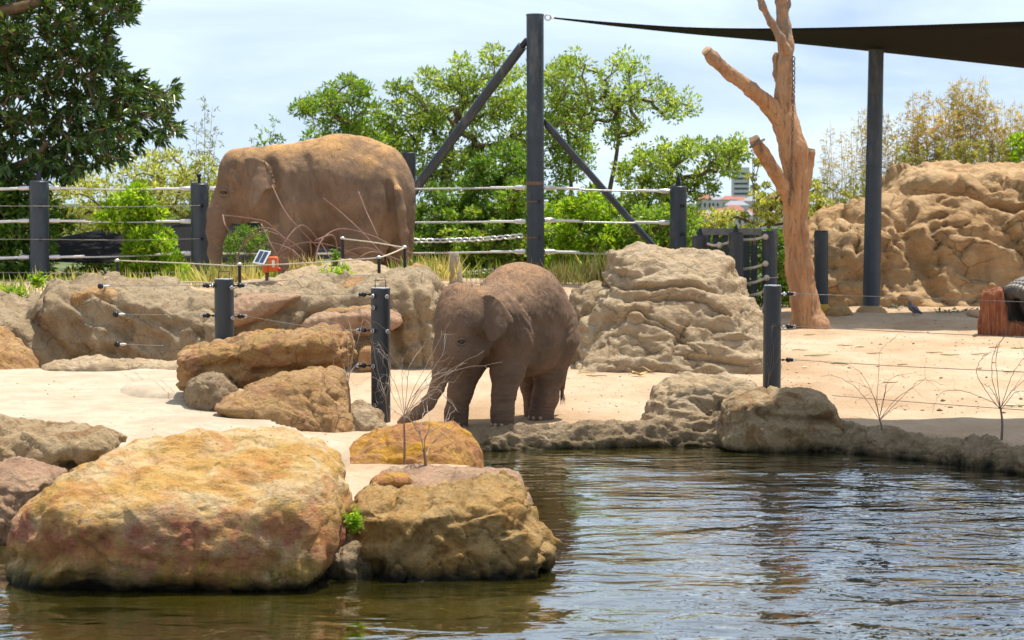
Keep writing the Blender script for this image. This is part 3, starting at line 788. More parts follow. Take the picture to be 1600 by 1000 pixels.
# --- pond rim
def rim(name, label, pts, mat, res=0.022, seed=0):
    """a low rounded rock kerb along the waterline"""
    P = curve_pts([(*G(a, c_, WATER)[:2], r, h) for a, c_, r, h in pts], 6)
    pad = 0.25
    x0, x1 = P[:, 0].min() - pad, P[:, 0].max() + pad
    y0, y1 = P[:, 1].min() - pad, P[:, 1].max() + 0.6
    xs = np.arange(x0, x1, res); ys = np.arange(y0, y1, res); zs = np.arange(-0.5, 0.22, res)
    XX, YY = np.meshgrid(xs, ys, indexing='ij')
    best = np.full(XX.shape, 9e9); rr = np.zeros(XX.shape); hh = np.zeros(XX.shape)
    for i in range(len(P) - 1):
        ax, ay = P[i, :2]; cx = ax; ex, ey = P[i + 1, :2] - P[i, :2]
        ay = ay + P[i, 2]
        t = np.clip(((XX - ax) * ex + (YY - ay) * ey) / (ex * ex + ey * ey), 0, 1)
        d = np.hypot(XX - ax - t * ex, YY - ay - t * ey)
        s = d < best
        best = np.where(s, d, best); rr = np.where(s, P[i, 2] + t * (P[i+1, 2] - P[i, 2]), rr); hh = np.where(s, P[i, 3] + t * (P[i+1, 3] - P[i, 3]), hh)
    t = np.clip(best / rr, 0, 1)
    top = np.where(t < 1, WATER - 0.1 + (hh - WATER + 0.1) * (1 - t ** 1.9) ** 0.62, -0.5)
    top = np.where(best > rr, -0.6, top)
    Fd = (zs[None, None, :] - top[:, :, None])
    Fd = np.minimum(Fd, 0.2) * 0.5
    V, Q = surface_nets(Fd.astype(np.float32), (x0, y0, zs[0]), res)
    V = relax(V, Q, 3)
    N = vert_normals(V, Q)
    dsp = 0.045 * fbm(V * np.array([2.4, 2.4, 3.5]) + seed, 4, 0.6) + 0.020 * facets(V * 5.0, 1.0, seed) + 0.02 * fbm(V * 13, 3, 0.6)
    nz = fbm(V * np.array([1.2, 2, 5.0]) + seed, 3)
    dsp = dsp - 0.022 * np.exp(-(nz / 0.05) ** 2)
    hb = V[:, 2] * 8 + 0.9 * fbm(V * 1.6 + seed, 3); fr = hb - np.floor(hb)
    dsp = dsp + 0.03 * (np.where(fr < 0.85, fr / 0.85, (1 - fr) / 0.15) - 0.5)
    V = V + N * dsp[:, None]
    o = mobj(name, V, Q, mat, smooth=True)
    return tag(o, label, 'kerb')
rim('pond_kerb', 'low buff rock kerb between the calf and the pond', [(700, 709, 0.20, 0.02), (760, 706, 0.21, 0.015), (850, 703, 0.20, 0.03), (950, 701, 0.20, 0.045), (1050, 699, 0.20, 0.05), (1150, 699, 0.21, 0.05)], M_r_rim)
rim('pond_kerb', 'grey weathered rock kerb running forward along the pond from the stained boulder', [(1136, 699, 0.24, 0.045), (1200, 702, 0.25, 0.05), (1300, 707, 0.24, 0.035), (1400, 715, 0.23, 0.03), (1500, 726, 0.22, 0.025), (1600, 739, 0.22, 0.025), (1720, 760, 0.22, 0.025), (1860, 790, 0.22, 0.02)], M_r_rim, seed=5)

# --- brown cliff behind the yard
rock('rock_cliff', 'big brown cracked rock cliff topped with dry bamboo', [(1214, 500), (1220, 430), (1238, 372), (1262, 346), (1300, 332), (1340, 312), (1385, 296), (1430, 268), (1470, 254), (1540, 251), (1610, 256), (1720, 262), (1840, 290), (1900, 360), (1920, 500), (1900, 540), (1220, 540)],
     39.0, 2.2, 1.5, M_r_brown, 0.9, 2.2, shz=0.45, bed=0.20, bf=1.5, bn=(0.12, 0.1, 1.0), res=0.06, lump=0.08, lf=0.75, rough=0.06, rf=2.4, strata=0.05, sf=0.8, facet=0.16, ff=0.8, crack=0.14, cf=0.7, cat='cliff',
     grooves=[([(1400, 300), (1470, 296), (1540, 320), (1620, 340)], 0.25, 0.06), ([(1310, 345), (1360, 350), (1400, 330)], 0.25, 0.08), ([(1560, 430), (1580, 400), (1605, 385)], 0.2, 0.05), ([(1380, 345), (1400, 400), (1420, 450)], 0.18, 0.12), ([(1470, 460), (1520, 440)], 0.15, 0.04)])
rock('stone', 'small yellow stone on the sand by the cliff', [(1286, 496), (1292, 482), (1308, 477), (1324, 480), (1331, 494), (1310, 500)], 33.5, 0.2, 0.2, M_r_tan, 0.1, 2.2, res=0.025, lump=0.02, rough=0.01, cat='stone')

# ================================================================== ELEPHANTS
def skin_mat(name, base, dark, dust, dust_amt, wr):
    mt, nt, bs = new_mat(name)
    b = NB(nt)
    p = b.obj()
    n1 = b.noise(p, 3.0 * wr, 6, 0.6, 0.3)
    col = b.mix(b.rng(n1, 0.32, 0.68), dark, base)
    geo = b.node('ShaderNodeNewGeometry')
    nz = b.node('ShaderNodeSeparateXYZ', Vector=geo.outputs['Normal']).outputs['Z']
    dn = b.noise(b.map(p, (1, 1, .6)), 4.5 * wr, 7, 0.65, 0.4)
    dm = b.math('MULTIPLY', b.rng(nz, 0.25, 0.85), b.rng(dn, 0.36, 0.58))
    col = b.mix(b.math('MULTIPLY', dm, dust_amt), col, dust)
    d2 = b.rng(b.noise(p, 2.2 * wr, 6, 0.7), 0.58, 0.75, 0, 0.22)
    col = b.mix(d2, col, dust)
    # wrinkles: long folds down the flanks, rings round legs and trunk, a faint net of cracks
    vd = b.vor(b.map(p, (1, 1, 1.7), rot=(0.3, 0.2, 0.4)), 34 * wr)
    zc = b.node('ShaderNodeSeparateXYZ', Vector=p).outputs['Z']
    low = b.rng(zc, 0.75 / wr ** 0.55, 0.45 / wr ** 0.55)
    folds = b.noise(b.map(p, (1.0, 1.0, 0.38), rot=(0.0, 0.45, 0.0)), 15 * wr, 7, 0.66, 0.9)
    rings = b.noise(b.map(p, (0.25, 0.25, 1.5)), 17 * wr, 6, 0.64, 0.8)
    hgt = b.node('ShaderNodeMix', {'data_type': 'FLOAT'}, i0=low, i2=folds, i3=rings).outputs[0]
    col = b.mix(b.rng(hgt, 0.46, 0.34, 0, 0.4), col, tuple(x * 0.6 for x in dark))
    col = b.mix(b.rng(vd, 0.05, 0.01, 0, 0.35), col, tuple(x * 0.5 for x in dark))
    speck = b.rng(b.noise(p, 95 * wr, 3, 0.6), 0.66, 0.74, 0, 0.55)
    col = b.mix(b.math('MULTIPLY', speck, b.rng(nz, -0.2, 0.5)), col, dust)
    nr = b.bump(hgt, 0.75, 0.034 / wr)
    nr = b.bump(b.noise(p, 60 * wr, 5, 0.65), 0.4, 0.007 / wr, nr)
    nr = b.bump(b.rng(vd, 0.0, 0.08), 0.30, 0.006 / wr, nr)
    nt.links.new(nr, bs.inputs['Normal'])
    nt.links.new(col, bs.inputs['Base Color'])
    bs.inputs['Roughness'].default_value = 0.82
    bs.inputs['Specular IOR Level'].default_value = 0.22
    return mt
M_skin_calf = skin_mat('calf_skin', (0.235, 0.148, 0.094), (0.135, 0.088, 0.059), (0.46, 0.26, 0.13), 0.65, 1.0)
M_skin_adult = skin_mat('elephant_skin', (0.265, 0.175, 0.112), (0.140, 0.096, 0.066), (0.58, 0.32, 0.115), 0.95, 0.55)
M_eye = flat_mat('dark_eye', (0.015, 0.009, 0.006), 0.12, var=0.1, bump=0, spec=0.6)
M_nail = flat_mat('toenail', (0.34, 0.26, 0.18), 0.6, bump=0.1)
M_hair = flat_mat('calf_hair', (0.16, 0.085, 0.045), 0.7, bump=0)
M_tailhair = flat_mat('tail_hair', (0.03, 0.022, 0.018), 0.7, bump=0)

def body_mesh(prims, ears, D, res, squash=1.0, pad=0.12):
    """prims: chains of (px, py, depth, radius px); smooth-united into one skin"""
    segs = []
    for ch, k in prims:
        pts = [(np.array(U(a, c_, D + d)), m(r, D + d)) for a, c_, d, r in ch]
        if len(pts) == 1: pts = pts * 2
        for (A, ra), (B, rb) in zip(pts[:-1], pts[1:]): segs.append((A, ra, B, rb, k))
    mn = np.min([np.minimum(A - ra, B - rb) for A, ra, B, rb, k in segs], 0) - pad
    mx = np.max([np.maximum(A + ra, B + rb) for A, ra, B, rb, k in segs], 0) + pad
    ax = [np.arange(mn[i], mx[i], res) for i in range(3)]
    shp = tuple(len(a) for a in ax)
    Fd = np.full(shp, 5.0, np.float32)
    for A, ra, B, rb, k in segs:
        mg = max(ra, rb) + 0.30
        sl = []
        for i in range(3):
            lo, hi = min(A[i], B[i]) - mg, max(A[i], B[i]) + mg
            sl.append(slice(max(0, int((lo - mn[i]) / res)), min(shp[i], int((hi - mn[i]) / res) + 2)))
        X = ax[0][sl[0]][:, None, None]; Y = ax[1][sl[1]][None, :, None]; Z = ax[2][sl[2]][None, None, :]
        AB = B - A
        L = (AB * AB).sum() + 1e-9
        t = np.clip(((X - A[0]) * AB[0] + (Y - A[1]) * AB[1] + (Z - A[2]) * AB[2]) / L, 0, 1)
        d = np.sqrt((X - A[0] - t * AB[0]) ** 2 + ((Y - A[1] - t * AB[1]) / squash) ** 2 + (Z - A[2] - t * AB[2]) ** 2) - (ra + t * (rb - ra))
        f = Fd[tuple(sl)]
        h = np.clip(0.5 + 0.5 * (f - d) / k, 0, 1)
        Fd[tuple(sl)] = f * (1 - h) + d * h - k * h * (1 - h)
    for e in ears:
        P = closed_curve([(U(a, c_, D + e['y'](a, c_)).x, U(a, c_, D + e['y'](a, c_)).z) for a, c_ in e['poly']], 4)
        XX, ZZ = np.meshgrid(ax[0], ax[2], indexing='ij')
        d2 = poly_sd(XX, ZZ, P)
        # pixel of every grid column, for the curved mid surface
        PX = 800 + XX / (D + e['y0']) * F; PY = HZ + (EYE - ZZ) / (D + e['y0']) * F
        mid = D + e['y'](PX, PY)
        Yg = ax[1][None, :, None] - mid[:, None, :]
        ex = np.maximum(-d2, 0)[:, None, :]
        d = np.sqrt(ex ** 2 + np.maximum(np.abs(Yg) - e['th'] * 0.4, 0) ** 2) - e['th'] * 0.6
        d = np.where(d2[:, None, :] > 0, np.abs(Yg) - e['th'], d)
        k = e.get('k', 0.02)
        h = np.clip(0.5 + 0.5 * (Fd - d) / k, 0, 1)
        Fd = (Fd * (1 - h) + d * h - k * h * (1 - h)).astype(np.float32)
    V, Q = surface_nets(Fd, mn, res)
    V = relax(V, Q, 2, 0.5)
    return V, Q
def on_skin(V, Q, px, py):
    """point and normal of a skin under a pixel"""
    bvh = BVHTree.FromPolygons([tuple(v) for v in V], [tuple(q) for q in Q])
    o = Vector((0, 0, EYE)); d = (U(px, py, 10) - o).normalized()
    loc, nrm, _, _ = bvh.ray_cast(o, d)
    return loc, nrm
def add_eye(parent, V, Q, px, py, r):
    loc, nrm = on_skin(V, Q, px, py)
    mb = MB().ball(loc + nrm * r * -0.22, r, 14, 10)
    auto_smooth(mb.build('eye', M_eye, parent))
    # lids: two folds of skin above and below
    q = nrm.to_track_quat('Z', 'Y')
    for s, nm in ((1, 'upper_eyelid'), (-1, 'lower_eyelid')):
        pts = []
        for a in np.linspace(-1.45, 1.45, 11):
            pts.append(loc + q @ Vector((1.55 * r * math.sin(a), s * (0.86 * r * math.cos(a)), r * (0.46 * math.cos(a) - 0.08))))
        mb = MB().tube(pts, [r * 0.30 * (0.4 + 0.6 * math.cos(a * 0.95)) for a in np.linspace(-1.45, 1.45, 11)], 7)
        auto_smooth(mb.build(nm, parent.data.materials[0] if parent.data else None, parent), 80)

# --- the calf: walks towards the pond, head turned to the left of the picture, trunk reaching to the ground
DC = 16.55
calf_prims = [
    ([(846, 508, 0.26, 57), (814, 483, 0.06, 69), (784, 502, -0.20, 60)], 0.10),      # back and shoulders
    ([(842, 535, 0.16, 50), (818, 532, 0.0, 54), (792, 530, -0.20, 48)], 0.08),       # belly
    ([(862, 535, 0.22, 44), (860, 582, 0.20, 25), (852, 622, 0.17, 19.5), (846, 648, 0.15, 18.5), (845, 668, 0.14, 21)], 0.05),   # near hind leg
    ([(838, 555, 0.36, 34), (832, 600, 0.40, 18), (836, 640, 0.40, 16), (836, 662, 0.40, 18)], 0.04),
    ([(800, 535, -0.28, 40), (793, 578, -0.34, 26), (787, 618, -0.36, 18.5), (785, 645, -0.37, 17), (785, 672, -0.38, 19.5)], 0.05),  # near fore leg
    ([(752, 535, -0.22, 36), (732, 568, -0.26, 27), (719, 612, -0.28, 20), (713, 645, -0.29, 17), (712, 672, -0.29, 19)], 0.04),
    ([(784, 500, -0.24, 56), (745, 496, -0.46, 48)], 0.08),                            # neck
    ([(735, 492, -0.54, 47), (724, 498, -0.60, 46)], 0.05),                            # skull
    ([(716, 472, -0.58, 30)], 0.04),
    ([(714, 520, -0.66, 38), (706, 548, -0.70, 29), (691, 580, -0.74, 14.5), (683, 606, -0.75, 11), (670, 630, -0.77, 9.2), (652, 646, -0.79, 7.4), (635, 655, -0.80, 5.6), (624, 660, -0.81, 4.2)], 0.05),  # face and trunk
    ([(740, 540, -0.56, 30), (730, 552, -0.60, 24), (722, 566, -0.63, 13)], 0.04),     # cheek and jaw
    ([(722, 566, -0.63, 11), (710, 576, -0.66, 6)], 0.03),                             # lower lip
    ([(888, 545, 0.44, 7), (884, 572, 0.44, 4.6), (878, 602, 0.42, 3.6), (878, 618, 0.42, 3.0)], 0.025),   # tail
]
calf_ears = [dict(poly=[(752, 466), (764, 461), (779, 469), (792, 485), (802, 503), (793, 507), (788, 519), (777, 530), (765, 535), (759, 520), (752, 502), (750, 484)],
                  y=lambda a, c_: -0.685 - 0.085 * (c_ - 466) / 70.0 - 0.045 * np.sin((a - 750) / 52.0 * 2.6) + 0.05 * np.clip((a - 785) / 20.0, 0, 1) ** 2, y0=-0.70, th=0.012, k=0.010),
             dict(poly=[(700, 470), (715, 462), (728, 470), (735, 500), (728, 530), (715, 528), (704, 505)], y=lambda a, c_: -0.33 + 0 * a, y0=-0.33, th=0.014, k=0.02)]
cV, cQ = body_mesh(calf_prims, calf_ears, DC, 0.0095)
cN = vert_normals(cV, cQ)
# folds of loose skin: behind the shoulder, on the flank, rings round trunk and legs
def pxof(V): return 800 + V[:, 0] / V[:, 1] * F, HZ + (EYE - V[:, 2]) / V[:, 1] * F
PXc, PYc = pxof(cV)
dsp = 0.010 * fbm(cV * 5, 3)
ringm = smoothstep(575, 600, PYc)
dsp += 0.0012 * np.sin(cV[:, 2] * 150 + 3 * fbm(cV * 6, 2)) * ringm * (0.5 + fbm(cV * 4 + 3, 2))
flank = np.exp(-((PXc - 832) / 30) ** 2 - ((PYc - 520) / 55) ** 2)
w = cV @ np.array([0.75, 0.1, 0.62])
dsp += 0.0022 * flank * np.sin(w * 95 + 5 * fbm(cV * 4, 2))
sh = np.exp(-((PXc - 800) / 26) ** 2 - ((PYc - 460) / 40) ** 2)
dsp += 0.0016 * sh * np.sin((cV @ np.array([0.9, 0.2, 0.35])) * 110 + 4 * fbm(cV * 3, 2))
for L, dep, wd in ([[(742, 520), (762, 545), (758, 566)], 0.02, 7], [[(818, 470), (840, 510), (838, 560)], 0.022, 7], [[(845, 575), (868, 560), (885, 520)], 0.012, 8], [[(768, 470), (790, 455), (815, 470)], 0.008, 5]):
    dsp -= dep * np.exp(-(line_d(PXc, PYc, curve_pts(L, 6)) / wd) ** 2) * (cN[:, 1] < 0.2)
for k in range(8):                                             # loose skin of the flank, the neck and over the knees
    for L, dep, wd in (([(896 - k, 496 + 13 * k), (874, 520 + 13 * k), (846 + 2 * k, 534 + 13 * k)], 0.0055, 3.0), ([(800 + 9 * k, 436 + 3 * k), (812 + 8 * k, 470), (806 + 7 * k, 512)], 0.005, 3.0),
                       ([(766, 598 + 5 * k), (786, 602 + 5 * k), (806, 597 + 5 * k)], 0.0035, 1.4), ([(696, 600 + 5 * k), (716, 604 + 5 * k), (738, 598 + 5 * k)], 0.0035, 1.4), ([(678 - k, 560 + 8 * k), (690 - k, 563 + 8 * k), (702 - k, 558 + 8 * k)], 0.004, 1.6)):
        jit = 2.5 * fbm(cV * 9 + k, 2)
        dsp -= dep * np.exp(-(line_d(PXc + jit, PYc + jit, curve_pts(L, 5)) / wd) ** 2) * (cN[:, 1] < 0.3)
tr = (PXc < 700) & (PYc > 560)
cV = cV + cN * dsp[:, None]
base = (np.array(U(800, 660, DC))[0], DC, 0)
calf = mobj('elephant_calf', cV, cQ, M_skin_calf, loc=base, smooth=True)
tag(calf, 'brown hairy elephant calf standing on sand with trunk lowered to the pond edge', 'elephant')
add_eye(calf, cV, cQ, 721, 534, 0.025)
def add_nails(parent, V, Q, feet, r):
    for (fx, fy, D_, rad, n) in feet:
        c0 = U(fx, fy, D_)
        zz = ground_z(c0.x, c0.y)
        for k in range(n):
            a = math.pi + (k - (n - 1) / 2) * 0.62 + 0.9
            pt = Vector((c0.x + rad * math.cos(a), c0.y + rad * math.sin(a), zz + r * 0.9))
            auto_smooth(MB().ball(pt, (r * 0.9, r * 0.9, r), 8, 6).build('toenail', M_nail, parent))
add_nails(calf, cV, cQ, [(785, 668, DC - 0.38, 0.088, 3), (712, 668, DC - 0.29, 0.086, 3), (845, 664, DC + 0.14, 0.095, 3)], 0.018)
# bristly hair on the crown and along the back
def hairs(V, N, mask, n, L, wd):
    ids = rng.choice(np.nonzero(mask)[0], n)
    P = V[ids] + rng.normal(0, 0.004, (n, 3))
    d = N[ids] + rng.normal(0, 0.35, (n, 3)) + np.array([0.0, 0, 0.15])
    d /= np.linalg.norm(d, axis=1)[:, None]
    s = np.cross(d, rng.normal(0, 1, (n, 3))); s /= np.linalg.norm(s, axis=1)[:, None]
    ln = L * rng.uniform(0.4, 1.2, n)[:, None]
    VV = np.stack([P - s * wd, P + s * wd, P + d * ln + rng.normal(0, 0.006, (n, 3))], 1).reshape(-1, 3)
    return VV, np.arange(3 * n).reshape(-1, 3)
hm = (cN[:, 2] > 0.2) & (PYc < 520) & ~((PXc > 746) & (PXc < 806) & (PYc > 456) & (cN[:, 1] < -0.3))
hV, hF = hairs(cV, cN, hm, 2600, 0.030, 0.0009)
hm2 = (PXc < 745) & (PYc < 505) & (cN[:, 2] > -0.3)
hV2, hF2 = hairs(cV, cN, hm2, 900, 0.040, 0.0010)
o = mobj('hair', np.vstack([hV, hV2]), np.vstack([hF, hF2 + len(hV)]), M_hair, calf)
tag(o, kind='stuff')
mb = MB()
for k in range(26):
    a = U(878 + random.uniform(-2, 2), 612 + random.uniform(-4, 4), DC + 0.42)
    e = U(880 + random.uniform(-4, 4), 630 + random.uniform(-6, 5), DC + 0.42 + random.uniform(-.02, .02))
    mb.tube([a, (a + e) / 2 + Vector((random.uniform(-.006, .006), 0, 0)), e], [0.0024, 0.002, 0.0008], 3)
mb.build('tail_tuft', M_tailhair, calf)

# --- the grown elephant in profile on the terrace
DA = 34.0
ad_prims = [
    ([(574, 303, -0.05, 75), (520, 292, 0.0, 73), (462, 298, 0.0, 68)], 0.25),
    ([(565, 318, -0.05, 66), (512, 318, 0, 66), (462, 318, 0, 58)], 0.2),
    ([(592, 268, -0.02, 40), (560, 258, 0, 40), (530, 254, 0, 36), (490, 262, 0, 36)], 0.2),     # ridge of the back
    ([(578, 330, -0.22, 58), (566, 380, -0.30, 38), (561, 412, -0.34, 27), (563, 455, -0.36, 29)], 0.14),
    ([(606, 335, 0.26, 46), (617, 380, 0.32, 28), (621, 415, 0.34, 22), (622, 452, 0.34, 26)], 0.12),
    ([(462, 330, -0.25, 48), (454, 372, -0.36, 30), (449, 410, -0.38, 24), (449, 455, -0.40, 27)], 0.14),
    ([(466, 330, 0.25, 44), (468, 372, 0.36, 27), (468, 410, 0.38, 22), (466, 453, 0.40, 25)], 0.12),
    ([(468, 288, 0, 58), (430, 280, 0, 48), (400, 276, 0, 44)], 0.18),                          # neck
    ([(392, 274, 0, 40), (378, 272, 0, 38)], 0.1),
    ([(372, 258, 0.0, 25), (392, 258, 0, 27)], 0.08),
    ([(376, 290, 0, 36), (362, 308, 0, 27), (346, 332, 0, 20), (338, 362, 0, 14.5), (336, 395, 0, 10.5), (337, 425, -0.05, 9), (334, 442, -0.1, 8)], 0.10),
    ([(396, 312, 0, 30), (384, 326, 0, 22), (372, 338, 0, 12)], 0.08),
    ([(408, 318, 0, 28), (440, 322, 0, 40)], 0.1),
    ([(606, 268, -0.42, 10), (620, 300, -0.66, 8), (626, 330, -0.72, 7.5), (631, 365, -0.70, 6.5), (633, 395, -0.66, 5.2), (634, 412, -0.64, 4)], 0.06),
]
ad_ears = [dict(poly=[(383, 250), (395, 247), (410, 252), (419, 258), (424, 270), (429, 294), (422, 295), (416, 295), (404, 313), (394, 327), (391, 308), (393, 280), (388, 266)],
                y=lambda a, c_: -0.58 - 0.20 * (c_ - 250) / 75.0 - 0.06 * np.sin((a - 385) / 44.0 * 3.0) + 0.03 * np.clip((a - 415) / 14.0, 0, 1) ** 2, y0=-0.66, th=0.03, k=0.03),
           dict(poly=[(390, 256), (410, 252), (420, 268), (420, 295), (404, 310), (395, 300), (393, 276)], y=lambda a, c_: 0.46 + 0 * a, y0=0.46, th=0.026, k=0.06)]
aV, aQ = body_mesh(ad_prims, ad_ears, DA, 0.020, squash=0.82, pad=0.2)
aN = vert_normals(aV, aQ)
PXa, PYa = pxof(aV)
dsp = 0.018 * fbm(aV * 2.4, 3)
dsp += 0.002 * np.sin(aV[:, 2] * 70 + 4 * fbm(aV * 3, 2)) * smoothstep(345, 365, PYa)
fl = np.exp(-((PXa - 470) / 26) ** 2 - ((PYa - 300) / 50) ** 2)
dsp += 0.005 * fl * np.sin((aV @ np.array([0.95, 0, 0.3])) * 42 + 4 * fbm(aV * 2, 2))
for L, dep, wd in ([[(478, 250), (474, 300), (484, 350), (488, 375)], 0.06, 11], [[(522, 390), (516, 345), (504, 300)], 0.07, 11], [[(424, 258), (430, 300), (426, 345)], 0.09, 10], [[(356, 286), (372, 292), (386, 300)], 0.03, 5], [[(608, 290), (612, 330), (600, 370), (598, 410)], 0.05, 6],
                   [[(340, 318), (356, 330), (372, 336)], 0.025, 4], [[(345, 300), (352, 310), (362, 306)], 0.02, 3], [[(366, 262), (374, 272), (380, 284)], 0.05, 7], [[(350, 338), (366, 342), (382, 346)], 0.03, 3], [[(500, 330), (530, 350), (556, 352)], 0.03, 8], [[(545, 395), (570, 402), (590, 398)], 0.03, 4], [[(430, 395), (450, 400), (472, 396)], 0.03, 4]):
    dsp -= dep * np.exp(-(line_d(PXa, PYa, curve_pts(L, 6)) / wd) ** 2) * (aN[:, 1] < 0.1)
aV = aV + aN * dsp[:, None]
baseA = (np.array(U(500, 440, DA))[0], DA, 0.47)
adult = mobj('elephant', aV, aQ, M_skin_adult, loc=baseA, smooth=True)
tag(adult, 'grown brown elephant with orange dusted back in profile on the rock terrace', 'elephant')
add_eye(adult, aV, aQ, 350, 301, 0.052)
add_nails(adult, aV, aQ, [(449, 452, DA - 0.40, 0.27, 4), (563, 452, DA - 0.36, 0.29, 4), (622, 449, DA + 0.34, 0.26, 3)], 0.045)
mb = MB()
for k in range(30):
    a = U(634 + random.uniform(-2, 2), 408 + random.uniform(-4, 4), DA - 0.64)
    e = U(634 + random.uniform(-5, 5), 424 + random.uniform(-5, 6), DA - 0.64)
    mb.tube([a, (a + e) / 2, e], [0.006, 0.005, 0.002], 3)
mb.build('tail_tuft', M_tailhair, adult)

# ================================================================== POSTS, POLES, FENCES
M_steel = flat_mat('dark_blue_grey_paint', (0.030, 0.045, 0.062), 0.42, 0.0, 0.18, 5, 0.08, 60, 0.5, grime=(0.15, 0.15, 0.145))
M_steel2 = flat_mat('charcoal_paint', (0.030, 0.037, 0.043), 0.5, 0.0, 0.15, 6, 0.08, 60, 0.5, grime=(0.14, 0.13, 0.11))
M_galv = flat_mat('galvanised_steel', (0.62, 0.62, 0.62), 0.38, 0.7, 0.15, 20, 0.1)
M_cable = flat_mat('steel_cable', (0.50, 0.50, 0.49), 0.45, 0.5, 0.2, 30, 0.2, 200)
M_sleeve = flat_mat('white_sleeve', (0.72, 0.72, 0.70), 0.5, 0, 0.1, 12, 0.1)
M_black = flat_mat('black_plastic', (0.012, 0.013, 0.016), 0.35, 0, 0.2, 30, 0.1)
M_wire = flat_mat('thin_wire', (0.30, 0.28, 0.25), 0.5, 0.4, 0.2, 30, 0)
M_rope = flat_mat('cream_rope', (0.56, 0.48, 0.36), 0.8, 0, 0.2, 60, 0.3, 300)
M_rust = flat_mat('rusty_collar', (0.20, 0.12, 0.07), 0.7, 0.2, 0.4, 20, 0.3)
M_sail = flat_mat('dark_shade_cloth', (0.011, 0.010, 0.010), 0.9, 0, 0.15, 3, 0.3, 220, 0.1)
M_timber = flat_mat('weathered_timber', (0.20, 0.185, 0.165), 0.85, 0, 0.3, 9, 0.5, 60)
M_yellow = flat_mat('yellow_paint', (0.55, 0.36, 0.04), 0.6, 0, 0.2)

def cyl_pts(px, y0, y1, D): return [U(px, y0, D), U(px, y1, D)]
def post(name, label, px_top, top, px_bot, D, r, mat, group=None, spike=0.0, zbase=None, cat='post', bolts=(), lip=True):
    a = U(px_top, top, D)
    bx = U(px_bot, 440, D).x
    zb = (ground_z(bx, D) if zbase is None else zbase) - 0.25
    bpt = Vector((bx, D, zb))
    e = empty(name, (bx, D, zb), label, cat, group)
    mb = MB().tube([bpt, bpt.lerp(a, 0.5), a + Vector((0, 0, -0.012)), a], [r, r, r, r - 0.012], 28)
    auto_smooth(mb.build('tube', mat, e), 30)
    if lip:
        mb = MB().tube([a + Vector((0, 0, -0.002)), a + Vector((0, 0, 0.012))], [r * 0.94, r * 0.92], 24)
        auto_smooth(mb.build('cap_plate', mat, e), 30)
    if spike:
        mb = MB().tube([a, a + Vector((0, 0, spike * 0.35)), a + Vector((0, 0, spike))], [0.055, 0.045, 0.008], 8)
        auto_smooth(mb.build('spike', M_black, e), 60)
    for by in bolts:
        c0 = U(px_top + (px_bot - px_top) * 0.3, by, D)
        q = Vector((0.35, -1, 0)).normalized()
        mb = MB().tube([c0 + q * r * 0.9, c0 + q * (r + 0.07)], 0.022, 7)
        mb.tube([c0 + q * (r + 0.05), c0 + q * (r + 0.07)], 0.035, 6)
        mb.build('bolt', M_black, e)
    return e
DF = 36.3
P1 = post('fence_post', 'dark blue steel fence post standing in the leaves of the big dark tree', 61, 283, 62, DF, 0.168, M_steel, 'cable fence posts', 0.22, bolts=(322, 374, 427))
P2 = post('fence_post', 'dark blue steel fence post behind the trunk of the grown elephant', 312, 287, 313, DF + 0.3, 0.162, M_steel, 'cable fence posts', 0, bolts=(322, 373, 424))
MB().tube([U(311, 287, DF + .3), U(311, 276, DF + .3)], 0.03, 8).ball(U(311, 274, DF + .3), 0.045).build('eye_stub', M_black, P2)
P3 = post('fence_post', 'spiked dark steel fence post right of the leaning brace', 1060, 291, 1060, DF, 0.148, M_steel, 'cable fence posts', 0.24, bolts=(322, 366))
P4 = post('short_pole', 'lone grey steel post rising behind the rump of the grown elephant', 639, 238, 640, 39.5, 0.13, M_steel2)
P5 = post('gate_post', 'broad low spiked post at the end of the timber gate frame', 1094, 369, 1094, 33.2, 0.135, M_steel2, 'posts of the timber gate', 0.14)
P6 = post('gate_post', 'spiked post in front of the middle of the timber gate frame', 1150, 364, 1151, 32.8, 0.118, M_steel2, 'posts of the timber gate', 0.14)
P7 = post('gate_post', 'scuffed post at the right end of the timber gate', 1200, 362, 1202, 33.0, 0.105, M_steel2, 'posts of the timber gate')
P8 = post('short_pole', 'black post with yellow foot standing before the brown cliff', 1283, 361, 1284, 34.0, 0.115, M_steel2)
bx = U(1284, 440, 34.0).x
auto_smooth(MB().tube([(bx, 34, -0.1), (bx, 34, 0.16)], 0.119, 24).build('yellow_foot', M_yellow, P8), 40)

# tall sail pole with two raking braces
DP = 36.0
zt = ground_z(U(838, 430, DP).x, DP)
pole = empty('sail_pole', (U(836, 430, DP).x, DP, zt - 0.2), 'tall dark blue steel pole with two raking braces behind the calf', 'pole')
pb = Vector((U(837, 430, DP).x, DP, zt - 0.2)); pt = U(836, 24, DP)
auto_smooth(MB().tube([pb, pb.lerp(pt, 0.3), pt], 0.152, 32).build('shaft', M_steel, pole), 30)
auto_smooth(MB().tube([pt - Vector((0, 0, .01)), pt + Vector((0, 0, 0.02))], 0.158, 32).build('cap_plate', M_steel, pole), 30)
auto_smooth(MB().tube([U(836, 289, DP), U(836, 284, DP)], 0.158, 32).build('collar', M_rust, pole), 30)
for by in (315, 371):
    MB().tube([U(843, by, DP - .14), U(843, by, DP - .24)], 0.03, 6).build('bolt', M_black, pole)
    auto_smooth(MB().tube([U(836, by + 1, DP), U(836, by - 1, DP)], 0.157, 32).build('wire_band', M_rust, pole), 30)
a, e_ = U(822, 64, DP + .05), U(648, 296, DP + 1.6)
dirb = (e_ - a).normalized()
auto_smooth(MB().tube([a + dirb * 0.12, e_ + dirb * 1.6], 0.088, 20).build('brace', M_steel, pole), 30)
